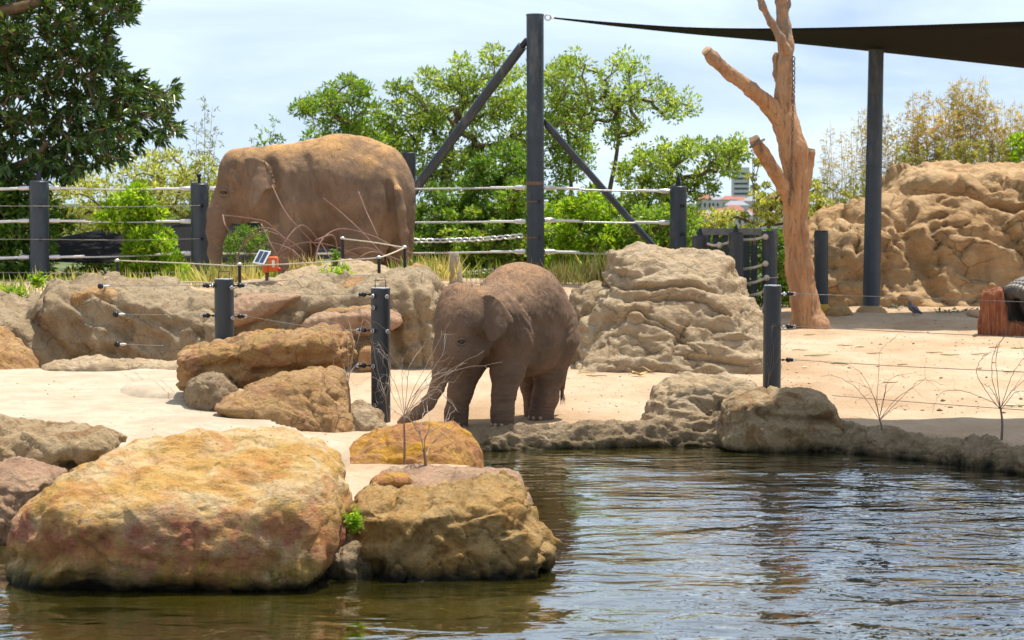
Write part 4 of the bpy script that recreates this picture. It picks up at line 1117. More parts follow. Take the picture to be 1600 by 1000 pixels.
auto_smooth(MB().tube([a - dirb * 0.03, a + dirb * 0.16], [0.05, 0.06], 12).build('brace_joint', M_black, pole), 30)
a2, e2 = U(851, 191, DP + .1), U(1025, 390, DP + 0.6)
dir2 = (e2 - a2).normalized()
auto_smooth(MB().tube([a2 + dir2 * 0.05, e2 + dir2 * 0.9], 0.062, 18).build('brace', M_steel, pole), 30)
auto_smooth(MB().tube([a2 - dir2 * 0.05, a2 + dir2 * 0.08], 0.045, 12).build('brace_joint', M_black, pole), 30)
mb = MB().torus(U(856, 27, DP), 0.05, 0.014, (0, 1, 0), 14, 6).torus(U(864, 27.5, DP), 0.045, 0.012, (0, 0.2, 1), 14, 6)
mb.build('shackle', M_galv, pole)
# second sail pole
DP2 = 34.8
pole2 = empty('sail_pole', (U(1362, 484, DP2).x, DP2, -0.2), 'dark blue pole holding the sail before the brown cliff', 'pole')
q0 = Vector((U(1361, 484, DP2).x, DP2, -0.2)); q1 = U(1369, 78, DP2)
auto_smooth(MB().tube([q0, q0.lerp(q1, 0.4), q1], [0.15, 0.14, 0.128], 30).build('shaft', M_steel, pole2), 30)
auto_smooth(MB().tube([q0 + Vector((0, 0, 0.15)), q0 + Vector((0, 0, 0.24)), q0 + Vector((0, 0, 0.30))], [0.30, 0.24, 0.145], 18).build('footing', M_r_brown, pole2), 30)

# shade sails
def sail(name, label, top, bot, n=24, mcount=8, sag=0.0, th=0.012):
    A = curve_pts(top, n); B = curve_pts(bot, n)
    k = min(len(A), len(B)); V = []
    for i in range(k):
        for j in range(mcount + 1):
            t = j / mcount
            v = A[i] * (1 - t) + B[i] * t
            v[2] -= sag * 4 * t * (1 - t)
            V.append(v)
    w_ = mcount + 1
    q = [[i * w_ + j, (i + 1) * w_ + j, (i + 1) * w_ + j + 1, i * w_ + j + 1] for i in range(k - 1) for j in range(mcount)]
    nV = len(V)
    V = np.array(V)
    V2 = V + np.array([0, 0, -th])
    q2 = [[x + nV for x in f[::-1]] for f in q]
    rimq = []
    for i in range(k - 1):
        rimq.append([i * w_, i * w_ + nV, (i + 1) * w_ + nV, (i + 1) * w_])
        rimq.append([(i + 1) * w_ + mcount, (i + 1) * w_ + mcount + nV, i * w_ + mcount + nV, i * w_ + mcount])
    for j in range(mcount):
        rimq.append([(k-1) * w_ + j, (k-1) * w_ + j + nV, (k-1) * w_ + j + 1 + nV, (k-1) * w_ + j + 1])
    o = mobj(name, np.vstack([V, V2]), q + q2 + rimq, M_sail, smooth=True)
    return tag(o, label, 'shade sail')
sail('shade_sail', 'black shade sail stretched out from the top of the tall braced pole',
     [U(866, 27, 36), U(960, 35, 34.6), U(1080, 42.5, 33.2), U(1220, 44, 31.8), U(1400, 40, 30.6), U(1640, 32, 30)],
     [U(866, 28.5, 36), U(960, 40, 36), U(1080, 52.5, 35.9), U(1220, 65, 35.8), U(1400, 83.5, 35.7), U(1640, 110, 35.7)])
sail('shade_sail', 'low dark shade sail hanging behind the left cable fence',
     [U(78, 373, 40), U(140, 362, 40.2), U(200, 352, 40.6), U(260, 344, 41), U(330, 338, 41.4), U(440, 334, 42), U(560, 345, 42)],
     [U(78, 408, 37.5), U(140, 410, 37.8), U(200, 411, 38), U(260, 412, 38), U(330, 410, 38), U(440, 408, 38), U(560, 400, 39)])
ox, oy = 5.2 / math.tan(SUN_EL) * SH.x, 5.2 / math.tan(SUN_EL) * SH.y
def above(px, py, dz=0): 
    g = G(px, py, 0); return Vector((g.x + ox, g.y + oy, 5.2 + dz))
sail('shade_sail', 'dark shade sail overhead whose shadow falls on the pond kerb',
     [above(1215, 655), above(1325, 655), above(1450, 656), above(1600, 656), above(1900, 657)],
     [above(1060, 800), above(1300, 860), above(1450, 900), above(1700, 950), above(2200, 960)], sag=0.1)

# cables of the big fence: a thin cable with long end sleeves and clevis blocks
def cable(label, p0, p1, group, s0=True, s1=True, r=0.016, sl=0.62, sag=0.02):
    p0, p1 = Vector(p0), Vector(p1)
    e = empty('fence_cable', tuple(p0), label, 'cable', group)
    L = (p1 - p0).length; d = (p1 - p0) / L
    pts = [p0.lerp(p1, t) - Vector((0, 0, sag * 4 * t * (1 - t))) for t in np.linspace(0, 1, 13)]
    auto_smooth(MB().tube(pts, r, 8).build('strand', M_cable, e), 60)
    for on, o_, s in ((s0, p0, 1), (s1, p1, -1)):
        if on:
            auto_smooth(MB().tube([o_ + d * s * 0.14, o_ + d * s * sl], 0.022, 10).build('sleeve', M_sleeve, e), 50)
            auto_smooth(MB().tube([o_ + d * s * 0.0, o_ + d * s * 0.05, o_ + d * s * 0.17, o_ + d * s * 0.2], [0.04, 0.045, 0.042, 0.026], 10).build('clevis', M_galv, e), 50)
    return e
for k, (ya, yb, nm) in enumerate(((294, 295, 'top'), (345, 346, 'middle'), (402, 396, 'bottom'))):
    cable(f'{nm} white ended cable running out of frame from the post among dark leaves', U(-60, ya + 2, DF), U(46, ya, DF), 'fence cables', False)
    cable(f'{nm} white ended cable between the two left fence posts', U(77, ya, DF), U(298, yb, DF + .3), 'fence cables')
    cable(f'{nm} cable passing behind the grown elephant to the tall braced pole', U(328, yb, DF + .3), U(821, (293, 346, 393)[k], DP), 'fence cables', k == 0 or k == 2, True)
cable('top cable from the tall braced pole to the spiked post', U(851, 293, DP), U(1046, 299, DF), 'fence cables')
cable('middle cable from the tall braced pole to the spiked post', U(851, 344, DP), U(1046, 348, DF), 'fence cables')
cable('bottom cable from the tall braced pole ending behind the buff mound', U(851, 393, DP), U(1000, 396, DF), 'fence cables')
cable('low cable stub behind the rump of the calf', U(851, 443, DP), U(948, 443, DP), 'fence cables', True, False)
def chain(name, label, pts, link_r, wire_r, parent=None, group=None, n=None, mat=None):
    P = curve_pts(pts, 20)
    seg = np.linalg.norm(np.diff(P, axis=0), axis=1); cum = np.concatenate([[0], np.cumsum(seg)])
    step = link_r * 2.3
    mb = MB(); s = 0; k = 0
    while s < cum[-1]:
        i = min(len(seg) - 1, np.searchsorted(cum, s, side='right') - 1)
        c0 = P[i] + (P[i+1] - P[i]) * (s - cum[i]) / seg[i]
        d = Vector(P[i+1] - P[i]).normalized()
        q = d.to_track_quat('X', 'Z')
        from mathutils import Quaternion
        q = q @ Quaternion((1, 0, 0), R(45 + 90 * (k % 2)))
        mb.torus(c0, link_r * 1.25, wire_r, seg=10, sides=5, squash=0.62, rot=q)
        s += step; k += 1
    o = mb.build(name, mat or M_galv, parent, smooth=True)
    return o if parent else tag(o, label, 'chain', group)
chain('fence_chain', 'bright steel chain from the grown elephant to the tall pole', [U(560, 372, DF), U(650, 376, DF), U(740, 374, DF), U(820, 368, DP)], 0.055, 0.017)
chain('fence_chain', 'lower steel chain passing behind the wooden stump to the calf', [U(660, 428, DF), U(720, 427, DF), U(775, 422, DP)], 0.055, 0.017)

# timber gate frame with dark slats and rope ties
gt = empty('timber_gate', (U(1140, 440, 33.8).x, 33.8, -0.1), 'weathered timber gate frame with dark slats beside the buff mound', 'gate')
MB().box(U(1143, 362, 33.8), (m(92, 33.8), 0.14, m(11, 33.8)), bev=0.01).build('rail', M_timber, gt)
for k, px in enumerate((1104, 1118, 1132, 1166, 1178)):
    t0, b0 = U(px, 366, 33.85), U(px + 1, 440, 33.85)
    b0.z = -0.1
    MB().box((t0 + b0) / 2, (m(9.5, 33.8), 0.07, (t0 - b0).length), bev=0.006).build('slat', M_steel2, gt)
MB().box((U(1211, 362, 33.4) + Vector((0, 0, -1.0))), (0.07, 0.1, 2.1), bev=0.008).build('jamb', M_timber, gt)
for k, (x0_, y0_, x1_, y1_) in enumerate(((1106, 381, 1124, 383), (1128, 382, 1146, 374), (1161, 375, 1196, 370), (1160, 421, 1196, 412), (1164, 444, 1198, 434), (1170, 462, 1196, 454), (1178, 486, 1196, 478))):
    pts = [U(x0_, y0_, 33.0), U((x0_ + x1_) / 2, (y0_ + y1_) / 2 + 1.5, 32.85), U(x1_, y1_, 32.9)]
    MB().tube(curve_pts(pts, 4), 0.022, 8).build('rope_tie', M_rope, gt)
    MB().ball(U(x1_, y1_, 32.86), 0.05).build('rope_knot', M_rope, gt)

# insulated posts of the electric fence by the pond
def insulator(parent, p, d):
    d = Vector(d).normalized()
    mb = MB().tube([p, p + d * 0.018, p + d * 0.022, p + d * 0.04], [0.010, 0.010, 0.006, 0.006], 8)
    mb.ball(p + d * 0.058, (0.024, 0.024, 0.022), 10, 8)
    mb.ball(p + d * 0.085, (0.018, 0.018, 0.017), 10, 8)
    o = auto_smooth(mb.build('insulator', M_black, parent), 60)
    auto_smooth(MB().torus(p + d * 0.108, 0.012, 0.0035, (0, 1, 0), 12, 6).build('wire_eye', M_galv, o), 60)
    return p + d * 0.12
def near_post(label, px, top, D, r, sides_, zbase=0.0, front=()):
    a = U(px, top, D); bp = Vector((a.x, D, zbase - 0.2))
    e = empty('insulated_post', tuple(bp), label, 'post', 'insulated fence posts round the pond')
    auto_smooth(MB().tube([bp, a - Vector((0, 0, .004)), a], [r, r, r - 0.004], 36).build('tube', M_steel2, e), 30)
    auto_smooth(MB().tube([a, a + Vector((0, 0, 0.004))], [r * 0.93, r * 0.92], 30).build('cap_plate', M_galv, e), 30)
    hw = r * 0.55
    MB().tube([a + Vector((-hw, 0, 0)), a + Vector((-hw, 0, 0.062)), a + Vector((hw, 0, 0.066)), a + Vector((hw, 0, 0))], 0.0042, 7).build('lifting_handle', M_black, e)
    out = {}
    for (yy, s) in sides_:
        c0 = U(px, yy, D)
        out[(yy, s)] = insulator(e, c0 + Vector((s * r * 0.98, -0.01, 0)), (s, -0.12, 0.0))
    for (dx, yy) in front:
        c0 = U(px, yy, D); ang = math.asin(dx)
        dv = Vector((math.sin(ang), -math.cos(ang), 0))
        mb = MB().tube([c0 + dv * r * 0.97, c0 + dv * (r + 0.05)], 0.0055, 7).torus(c0 + dv * (r + 0.028), 0.013, 0.006, tuple(dv), 10, 6)
        auto_smooth(mb.build('bolt', M_galv, e), 60)
        mb = MB().ball(c0 + dv * (r + 0.022), (0.02, 0.016, 0.02), 8, 6)
        if dx < 0: auto_smooth(mb.build('bolt_nut', M_black, e), 60)
    return e, out
IP1, o1 = near_post('tall charcoal post with black insulators left of the calf', 594.5, 450, 16.55, 0.078, [(460, -1), (516, -1), (571, -1), (633, -1)], 0.0, [(-0.55, 462), (0.55, 463), (-0.55, 516), (0.6, 517), (-0.5, 571), (-0.4, 632), (-0.5, 480)])
IP2, o2 = near_post('short charcoal post with insulators behind the brown slab', 350, 436, 17.6, 0.083, [(446, -1), (493, -1), (446, 1), (494, 1)], 0.1, [(-0.85, 446), (0.7, 449), (0.75, 496)])
IP3, o3 = near_post('charcoal post with three insulators on the stained pond boulder', 1207, 446, 17.2, 0.075, [(459, 1), (510, 1), (562, 1)], 0.0, [(0.9, 459), (0.85, 511)])
def wire(label, pts, r=0.0028, group='electric fence wires', mat=None, n=6):
    o = MB().tube(curve_pts(pts, n), r, 5).build('fence_wire', mat or M_wire, smooth=True)
    return tag(o, label, 'wire', group)
wire('upper thin wire from the pond post across the sand', [o3[(459, 1)], U(1420, 465, 16.6), U(1660, 474, 16)])
wire('middle thin wire from the pond post across the sand', [o3[(510, 1)], U(1420, 519, 16.5), U(1660, 530, 15.8)])
wire('low thin wire from the pond post across the sand', [o3[(562, 1)], U(1420, 573, 16.4), U(1660, 584, 15.6)])
wire('lowest thin wire above the shaded sand', [U(1300, 618, 17.0), U(1450, 630, 16.3), U(1660, 645, 15.5)])
wire('upper thin wire between the two left charcoal posts', [o1[(460, -1)], U(470, 459, 17.0), o2[(446, 1)]], 0.0024)
wire('second thin wire between the two left charcoal posts', [o1[(516, -1)], U(470, 508, 17.0), o2[(494, 1)]], 0.0024)
wire('thin wire from the short charcoal post to the upper wall bolt', [o2[(446, -1)], U(260, 446, 19.5), U(166, 447, 21.9)], 0.0028)
wire('thin wire from the short charcoal post to the lower wall bolt', [o2[(493, -1)], U(260, 492, 19.5), U(190, 491, 21.7)], 0.0028)
wire('loose thin wire hooked low on the grey wall', [U(190, 538, 21.6), U(220, 539, 21.2), U(255, 540, 21.0)], 0.0032)
for k, (x_, y_, lb) in enumerate(((157, 447, 'black wall insulator at the top of the long grey wall'), (181, 491, 'black wall insulator halfway down the long grey wall'), (183, 538, 'black wall insulator low on the long grey wall'))):
    c0 = U(x_, y_, 22.0)
    mb = MB().ball(c0, (0.034, 0.03, 0.032), 10, 8).tube([c0 + Vector((0, 0.3, 0)), c0], 0.012, 7)
    e = empty('wall_insulator', tuple(c0), lb, 'insulator')
    auto_smooth(mb.build('knob', M_black, e), 60)
    auto_smooth(MB().ball(c0 + Vector((0.06, 0, 0)), (0.045, 0.014, 0.014), 10, 8).build('sleeve', M_sleeve, e), 60)

# light rope fence on the terrace: thin stakes and ropes
stakes = [(183, 407, 460, 24.0, 'thin black stake on top of the long grey wall'), (374, 413, 470, 24.2, 'thin black stake left of the solar box'), (592, 402, 456, 24.2, 'thin black stake above the insulated post'),
          (632, 386, 436, 25.0, 'thin black stake at the hind leg of the grown elephant'), (535, 372, 425, 26.5, 'thin black stake among the dry vine hoops')]
for (x_, y0_, y1_, D_, lb) in stakes:
    a, b_ = U(x_, y0_, D_), U(x_ + 1, y1_, D_)
    e = empty('wire_stake', tuple(b_), lb, 'stake')
    auto_smooth(MB().tube([b_, a], 0.020, 8).build('rod', M_black, e), 60)
    auto_smooth(MB().ball(a, (0.03, 0.03, 0.022), 8, 6).build('cap', M_galv, e), 60)
for lb, pts in (('top cream rope from the wall stake to the solar box stake', [U(183, 407, 24), U(280, 411, 24.1), U(374, 416, 24.2)]),
                ('top cream rope from the solar box stake to the stake above the insulated post', [U(374, 416, 24.2), U(480, 411, 24.2), U(592, 403, 24.2)]),
                ('grey rope climbing to the stake by the elephant leg', [U(592, 403, 24.2), U(612, 396, 24.6), U(632, 387, 25)]),
                ('lower cream rope from the wall stake to the solar box stake', [U(183, 436, 24), U(280, 440, 24.1), U(374, 443, 24.2)]),
                ('lower cream rope from the solar box stake to the stake above the insulated post', [U(374, 443, 24.2), U(480, 435, 24.2), U(592, 428, 24.2)]),
                ('cream rope sloping down the wall to the left of its stake', [U(183, 431, 24), U(160, 438, 24), U(140, 446, 24)]),
                ('thin rope from the vine stake to the stake by the elephant leg', [U(535, 373, 26.5), U(585, 379, 25.8), U(632, 387, 25)]),
                ('long low rope in front of the left fence posts', [U(-60, 444, 28), U(60, 441, 27), U(183, 436, 24)])):
    o = MB().tube(curve_pts(pts, 6), 0.0085, 6).build('rope', M_rope, smooth=True)
    tag(o, lb, 'rope')
# thin hot wires in front of the big posts
for yy, nm in ((322, 'upper'), (374, 'middle'), (426, 'lower')):
    wire(f'{nm} hot wire strung along the left cable fence posts', [U(-60, yy, DF - .2), U(62, yy, DF - .25), U(190, yy + 1, DF - .1), U(313, yy - 1, DF + .08)], 0.0065, 'hot wires on the cable fence')

# solar powered fence energiser
M_panel = flat_mat('solar_cell', (0.02, 0.035, 0.075), 0.15, 0, 0.15, 20, 0, spec=0.7)
M_frame = flat_mat('aluminium_frame', (0.68, 0.69, 0.70), 0.35, 0.5, 0.08, 20, 0)
M_orange = flat_mat('orange_plastic', (0.72, 0.13, 0.015), 0.4, 0, 0.08, 8, 0.05)
M_red = flat_mat('red_plastic', (0.55, 0.015, 0.02), 0.4, 0, 0.1, 8, 0)
M_post = flat_mat('brown_stake', (0.16, 0.085, 0.06), 0.8, 0, 0.25, 12, 0.3)
M_white = flat_mat('white_label', (0.78, 0.78, 0.76), 0.5, 0, 0.05, 8, 0)
DS = 24.3
sb = empty('solar_energiser', tuple(U(417, 455, DS)), 'orange fence energiser box with small solar panel on a stake', 'energiser')
s_ = DS / F
MB().box((U(417, 420, DS) + U(417, 456, DS)) / 2 + Vector((0, 0.03, 0)), (0.045, 0.03, m(42, DS)), bev=0.004).build('stake', M_post, sb)
MB().box((U(420, 440, DS) + U(420, 456, DS)) / 2 + Vector((0, 0.02, 0)), (0.016, 0.016, m(30, DS))).build('side_rod', M_galv, sb)
bx_ = MB().box(U(427, 413, DS - 0.02), (m(15, DS), 0.10, m(24, DS)), bev=0.016).build('box', M_orange, sb)
auto_smooth(bx_, 50)
MB().box(U(415, 419, DS - 0.01), (m(9, DS), 0.08, m(14, DS)), bev=0.01).build('side_case', M_orange, sb)
MB().box(U(427, 412, DS - 0.0735), (m(4, DS), 0.004, m(11, DS))).build('sticker', M_white, bx_)
auto_smooth(MB().ball(U(436, 421, DS - 0.02), (0.025, 0.025, 0.025)).build('knob', M_red, sb), 60)
from mathutils import Euler
pn = Euler((R(50), R(8), R(-22)))
pc = U(409, 402, DS - 0.03)
fr = MB().box(pc, (0.155, 0.205, 0.012), pn, 0.003).build('panel_frame', M_frame, sb)
for k in (-1, 1):
    off_ = pn.to_matrix() @ Vector((k * 0.031, 0, 0.0075))
    MB().box(pc + off_, (0.050, 0.165, 0.004), pn).build('solar_cell', M_panel, fr)

# dry hooped vines in front of the grown elephant
M_vine = flat_mat('dry_vine', (0.20, 0.115, 0.085), 0.85, 0, 0.25, 15, 0.2)
hoops = [[(380, 432), (372, 400), (395, 362), (425, 358), (450, 380), (462, 405)], [(365, 425), (378, 385), (410, 362), (445, 372), (475, 395), (490, 425)], [(455, 430), (448, 385), (420, 350), (395, 342), (348, 336)], [(348, 336), (352, 352), (362, 366)],
         [(430, 430), (440, 388), (470, 352), (498, 376), (520, 410)], [(490, 430), (500, 380), (530, 358), (580, 368), (625, 390), (660, 398)], [(492, 376), (520, 368), (526, 398), (508, 412)], [(400, 430), (420, 405), (470, 380), (520, 384), (560, 400)],
         [(512, 428), (540, 395), (575, 388), (610, 405), (630, 425)], [(480, 430), (462, 400), (455, 390), (420, 380), (385, 400)], [(456, 390), (475, 408), (496, 430)], [(456, 390), (430, 410), (418, 432)], [(456, 390), (462, 420), (465, 436)],
         [(505, 310), (530, 330), (565, 362), (600, 400)], [(560, 300), (572, 330), (590, 370), (600, 410)], [(425, 290), (445, 330), (470, 360), (500, 390)], [(408, 350), (430, 395), (450, 425)], [(540, 420), (575, 395), (600, 398), (640, 412)], [(484, 375), (486, 400), (478, 432)]]
vn = empty('dry_vine', tuple(U(460, 432, 28)), 'tangle of dry brown hooped vines before the grown elephant', 'vine')
for k, h_ in enumerate(hoops):
    D_ = 27.2 + 1.6 * ((k * 37) % 10) / 10
    pts = [U(x_ + 0, y_, D_ + 0.35 * math.sin(i * 1.3 + k)) for i, (x_, y_) in enumerate(h_)]
    cp = curve_pts(pts, 7)
    MB().tube(cp, np.linspace(0.0115, 0.006, len(cp)), 6).build('stem', M_vine, vn, smooth=True)

# wooden stump behind the calf
M_bark = flat_mat('grey_bark', (0.36, 0.30, 0.22), 0.9, 0, 0.3, 14, 0.8, 30, 0.1, dist=0.02)
D_ = 33.0
cp = [U(713, 452, D_), U(712, 430, D_), U(710, 410, D_), U(708, 396, D_)]
o = auto_smooth(MB().tube(curve_pts(cp, 5), np.concatenate([np.linspace(0.115, 0.09, 15), [0.085]]), 18).build('tree_stump', M_bark), 50)
v = np.zeros(len(o.data.vertices) * 3); o.data.vertices.foreach_get('co', v); v = v.reshape(-1, 3)
v += 0.012 * np.stack([fbm(v * 14, 3), fbm(v * 14 + 5, 3), 0 * v[:, 0]], 1); o.data.vertices.foreach_set('co', v.ravel())
tag(o, 'grey weathered tree stump between the two elephants', 'stump')

# ================================================================== THE BARE TREE
M_trunk, nt, bs = new_mat('bare_orange_wood')
b = NB(nt); p = b.obj()
c = b.ramp(b.noise(b.map(p, (1, 1, .25)), 4, 7, 0.65, 0.8), [(0.32, (0.26, 0.14, 0.07)), (0.48, (0.46, 0.235, 0.105)), (0.62, (0.55, 0.31, 0.15)), (0.78, (0.38, 0.19, 0.09))])
zz = b.node('ShaderNodeSeparateXYZ', Vector=p).outputs['Z']
gm = b.math('MULTIPLY', b.rng(zz, 3.2, 4.6), b.rng(b.noise(p, 9, 6, 0.7), 0.38, 0.6))
c = b.mix(gm, c, (0.22, 0.21, 0.185))
c = b.mix(b.rng(b.noise(b.map(p, (1, 1, .2)), 16, 5, 0.7), 0.56, 0.7, 0, 0.7), c, (0.15, 0.07, 0.035))
nt.links.new(c, bs.inputs['Base Color']); bs.inputs['Roughness'].default_value = 0.8
gr_ = b.noise(b.map(p, (1, 1, .10)), 22, 8, 0.7, 0.4)
c = b.mix(b.rng(gr_, 0.44, 0.34, 0, 0.75), c, (0.13, 0.06, 0.03))
nt.links.new(c, bs.inputs['Base Color'])
nr = b.bump(gr_, 1.0, 0.05)
nr = b.bump(b.noise(b.map(p, (1, 1, .3)), 6, 7, 0.65, 0.5), 0.8, 0.05, nr)
nr = b.bump(b.noise(p, 70, 4, 0.6), 0.4, 0.008, nr)
nt.links.new(nr, bs.inputs['Normal'])
M_cut = flat_mat('sawn_wood', (0.48, 0.34, 0.20), 0.85, 0, 0.2, 12, 0.3)
DT = 29.6
def wood(chains, res=0.03):
    return body_mesh(chains, [], DT, res, pad=0.1)
tV, tQ = wood([([(1272, 530, 0, 27.0), (1266, 508, 0, 24.3), (1257, 470, 0, 21.2), (1249, 420, 0, 20.7), (1244, 360, 0, 19.8), (1244, 320, 0, 19.8), (1246, 280, 0, 19.8), (1241, 235, 0, 21.6), (1228, 195, 0, 19.8), (1226, 150, 0, 14.4), (1227, 100, 0, 11.2), (1228, 70, 0.02, 12.2), (1225, 40, 0.03, 10.3), (1221, 0, 0.04, 9.5), (1221, -60, 0.05, 9.0)], 0.06),
               ([(1250, 515, 0.1, 19.8), (1242, 524, 0.1, 12.6)], 0.12), ([(1280, 512, -0.1, 16.2), (1290, 524, -0.1, 10.8)], 0.1)])
brs = {'bough': ([(1228, 200, -0.02, 16.2), (1205, 168, -0.1, 12.6), (1175, 140, -0.25, 11.2), (1140, 115, -0.4, 10.3), (1115, 92, -0.5, 9.5), (1104, 80, -0.55, 9.0)], 0.05),
       'lower_bough': ([(1240, 330, -0.05, 12.6), (1224, 292, -0.2, 10.3), (1210, 268, -0.3, 10.3), (1190, 238, -0.4, 9.9), (1179, 218, -0.45, 9.5)], 0.05),
       'stub': ([(1254, 285, 0, 14.4), (1262, 258, 0.0, 9.0), (1267, 236, 0.0, 8.1)], 0.05),
       'side_limb': ([(1222, 140, 0.1, 7.2), (1215, 115, 0.15, 6.8), (1213, 92, 0.16, 5.9), (1214, 82, 0.16, 5.4)], 0.05),
       'top_limb': ([(1230, 80, -0.1, 7.2), (1219, 60, -0.15, 6.8), (1205, 35, -0.2, 6.3), (1192, 10, -0.25, 5.9), (1180, -25, -0.3, 5.4)], 0.05),
       'twig_limb': ([(1226, 30, 0, 4.5), (1232, 8, 0, 3.6), (1236, -20, 0, 3.6)], 0.04)}
tree_base = (U(1266, 512, DT).x, DT, 0)
bt = empty('bare_tree', tree_base, 'bare orange barked tree trunk with sawn off boughs on the sand', 'tree')
def woodobj(name, V, Q, parent):
    N = vert_normals(V, Q)
    V = V + N * (0.022 * fbm(V * np.array([5, 5, 1.6]), 4) + 0.010 * fbm(V * 13, 3))[:, None]
    return mobj(name, V, Q, M_trunk, parent, smooth=True)
woodobj('trunk', tV, tQ, bt)
for nm, ch in brs.items():
    V_, Q_ = wood([ch], 0.022)
    if nm in ('bough', 'lower_bough', 'stub', 'side_limb'):
        # saw the end off square
        A = np.array(U(ch[0][-2][0], ch[0][-2][1], DT + ch[0][-2][2])); B = np.array(U(ch[0][-1][0], ch[0][-1][1], DT + ch[0][-1][2]))
        d = (B - A) / np.linalg.norm(B - A)
        over = (V_ - B) @ d
        V_ = V_ - np.maximum(over, 0)[:, None] * d * 0.97
    lo = woodobj(nm, V_, Q_, bt)
    if nm in ('bough', 'lower_bough', 'stub'):
        r_ = m(ch[0][-1][3], DT) * 0.86
        MB().tube([B, B + d * 0.035], [r_, r_ * 0.9], 14).build('sawn_end', M_cut, lo)
M_dchain = flat_mat('dark_chain', (0.13, 0.115, 0.10), 0.5, 0.6, 0.2, 20, 0)
chain('chain', '', [U(1240, 92, DT - .12), U(1240, 130, DT - .16), U(1239, 158, DT - .25)], 0.03, 0.011, bt, mat=M_dchain)
chain('chain', '', [U(1239, 158, DT - .26), U(1238, 220, DT - .27), U(1236, 290, DT - .26), U(1233, 320, DT - .24)], 0.022, 0.007, bt, mat=M_dchain)
chain('chain', '', [U(1177, 240, DT - .52), U(1177.5, 280, DT - .52), U(1178, 340, DT - .52), U(1179, 385, DT - .52)], 0.022, 0.006, bt, mat=M_dchain)
MB().torus(U(1183, 224, DT - .44), m(12, DT), 0.018, tuple(U(1179, 218, DT) - U(1190, 238, DT)), 20, 6).build('chain_collar', M_dchain, bt)

# ================================================================== LOG, TYRES, BIRD, SCRAPS
M_log, nt, bs = new_mat('red_split_log')
b = NB(nt); p = b.obj()
c = b.ramp(b.noise(b.map(p, (5, 5, .6)), 5, 6, 0.65, 0.5), [(0.3, (0.10, 0.03, 0.015)), (0.48, (0.27, 0.085, 0.035)), (0.62, (0.38, 0.15, 0.06)), (0.8, (0.2, 0.07, 0.03))])
nt.links.new(c, bs.inputs['Base Color']); bs.inputs['Roughness'].default_value = 0.85
nt.links.new(b.bump(b.noise(b.map(p, (6, 6, .5)), 8, 6, 0.65, 0.4), 0.9, 0.05), bs.inputs['Normal'])
DL = 28.2
rock('split_log', 'upright split red timber log beside the old tyres', [(1535, 540), (1534, 508), (1537, 490), (1536, 462), (1541, 454), (1549, 457), (1556, 452), (1563, 450), (1566, 470), (1572, 500), (1600, 505), (1608, 540)],
     DL, 0.22, 0.2, M_log, 0.05, 3.0, shx=-0.3, res=0.016, lump=0.01, rough=0.016, rf=7, facet=0.022, ff=7, stretch=(1.6, 1.6, 0.3), cat='log', smooth_outline=False)
M_tyre = flat_mat('dusty_tyre', (0.085, 0.08, 0.073), 0.85, 0, 0.25, 9, 0.3, 60, grime=(0.24, 0.21, 0.17))
M_tread = flat_mat('dusty_tread', (0.25, 0.235, 0.21), 0.9, 0, 0.25, 14, 0.3, 60)
def tyre(label, c0, axis, Ro, wd, rotz=0):
    e = empty('tyre', tuple(c0), label, 'tyre', 'old tyres by the log')
    q = Vector(axis).normalized().to_track_quat('Z', 'Y')
    prof = [(0.58, -0.36), (0.62, -0.46), (0.75, -0.52), (0.90, -0.49), (0.97, -0.42), (1.0, -0.2), (1.0, 0.2), (0.97, 0.42), (0.90, 0.49), (0.75, 0.52), (0.62, 0.46), (0.58, 0.36), (0.61, 0.3), (0.88, 0.36), (0.92, 0), (0.88, -0.36), (0.61, -0.3)]
    n, k = 44, len(prof)
    V = [tuple(Vector(c0) + q @ Vector((r_ * Ro * math.cos(2*math.pi*i/n), r_ * Ro * math.sin(2*math.pi*i/n), z_ * wd))) for i in range(n) for r_, z_ in prof]
    Fc = [[i*k + j, ((i+1) % n)*k + j, ((i+1) % n)*k + (j+1) % k, i*k + (j+1) % k] for i in range(n) for j in range(k)]
    body = auto_smooth(MB().add(V, Fc).build('carcass', M_tyre, e), 50)
    mb = MB()
    for i in range(46):
        for jx, zz_ in enumerate((-0.36, -0.13, 0.11, 0.34)):
            a = 2*math.pi*(i + 0.5 * (jx % 2)) / 46
            rr = Ro * (1.012 if abs(zz_) < 0.2 else 0.995)
            pos_ = Vector(c0) + q @ Vector((rr*math.cos(a), rr*math.sin(a), zz_ * wd))
            rt = (q.to_matrix() @ Euler((0, 0, a)).to_matrix() @ Euler((R(28 if jx % 2 else -28), 0, 0)).to_matrix()).to_quaternion()
            mb.box(pos_, (0.035, 0.040, 0.19 * wd), rt)
    mb.build('tread', M_tread, e)['kind'] = 'stuff'
    return e
tyre('old tyre with dusty tread leaning on the split log', U(1608, 486, DL - 0.05), (-0.85, -0.50, -0.42), m(50, DL), 0.36)
tyre('second old tyre behind the leaning one', U(1636, 474, DL + 0.3), (-0.8, -0.5, -0.3), m(46, DL), 0.34)
M_bone = flat_mat('pale_log', (0.50, 0.34, 0.22), 0.8)
g0 = G(1524, 490, 0.05)
o = auto_smooth(MB().tube([G(1514, 489, 0.06), G(1525, 490, 0.07), G(1537, 491, 0.06)], [0.055, 0.065, 0.06], 12).build('short_log', M_bone), 50)
tag(o, 'short pale log piece lying behind the split log', 'log')

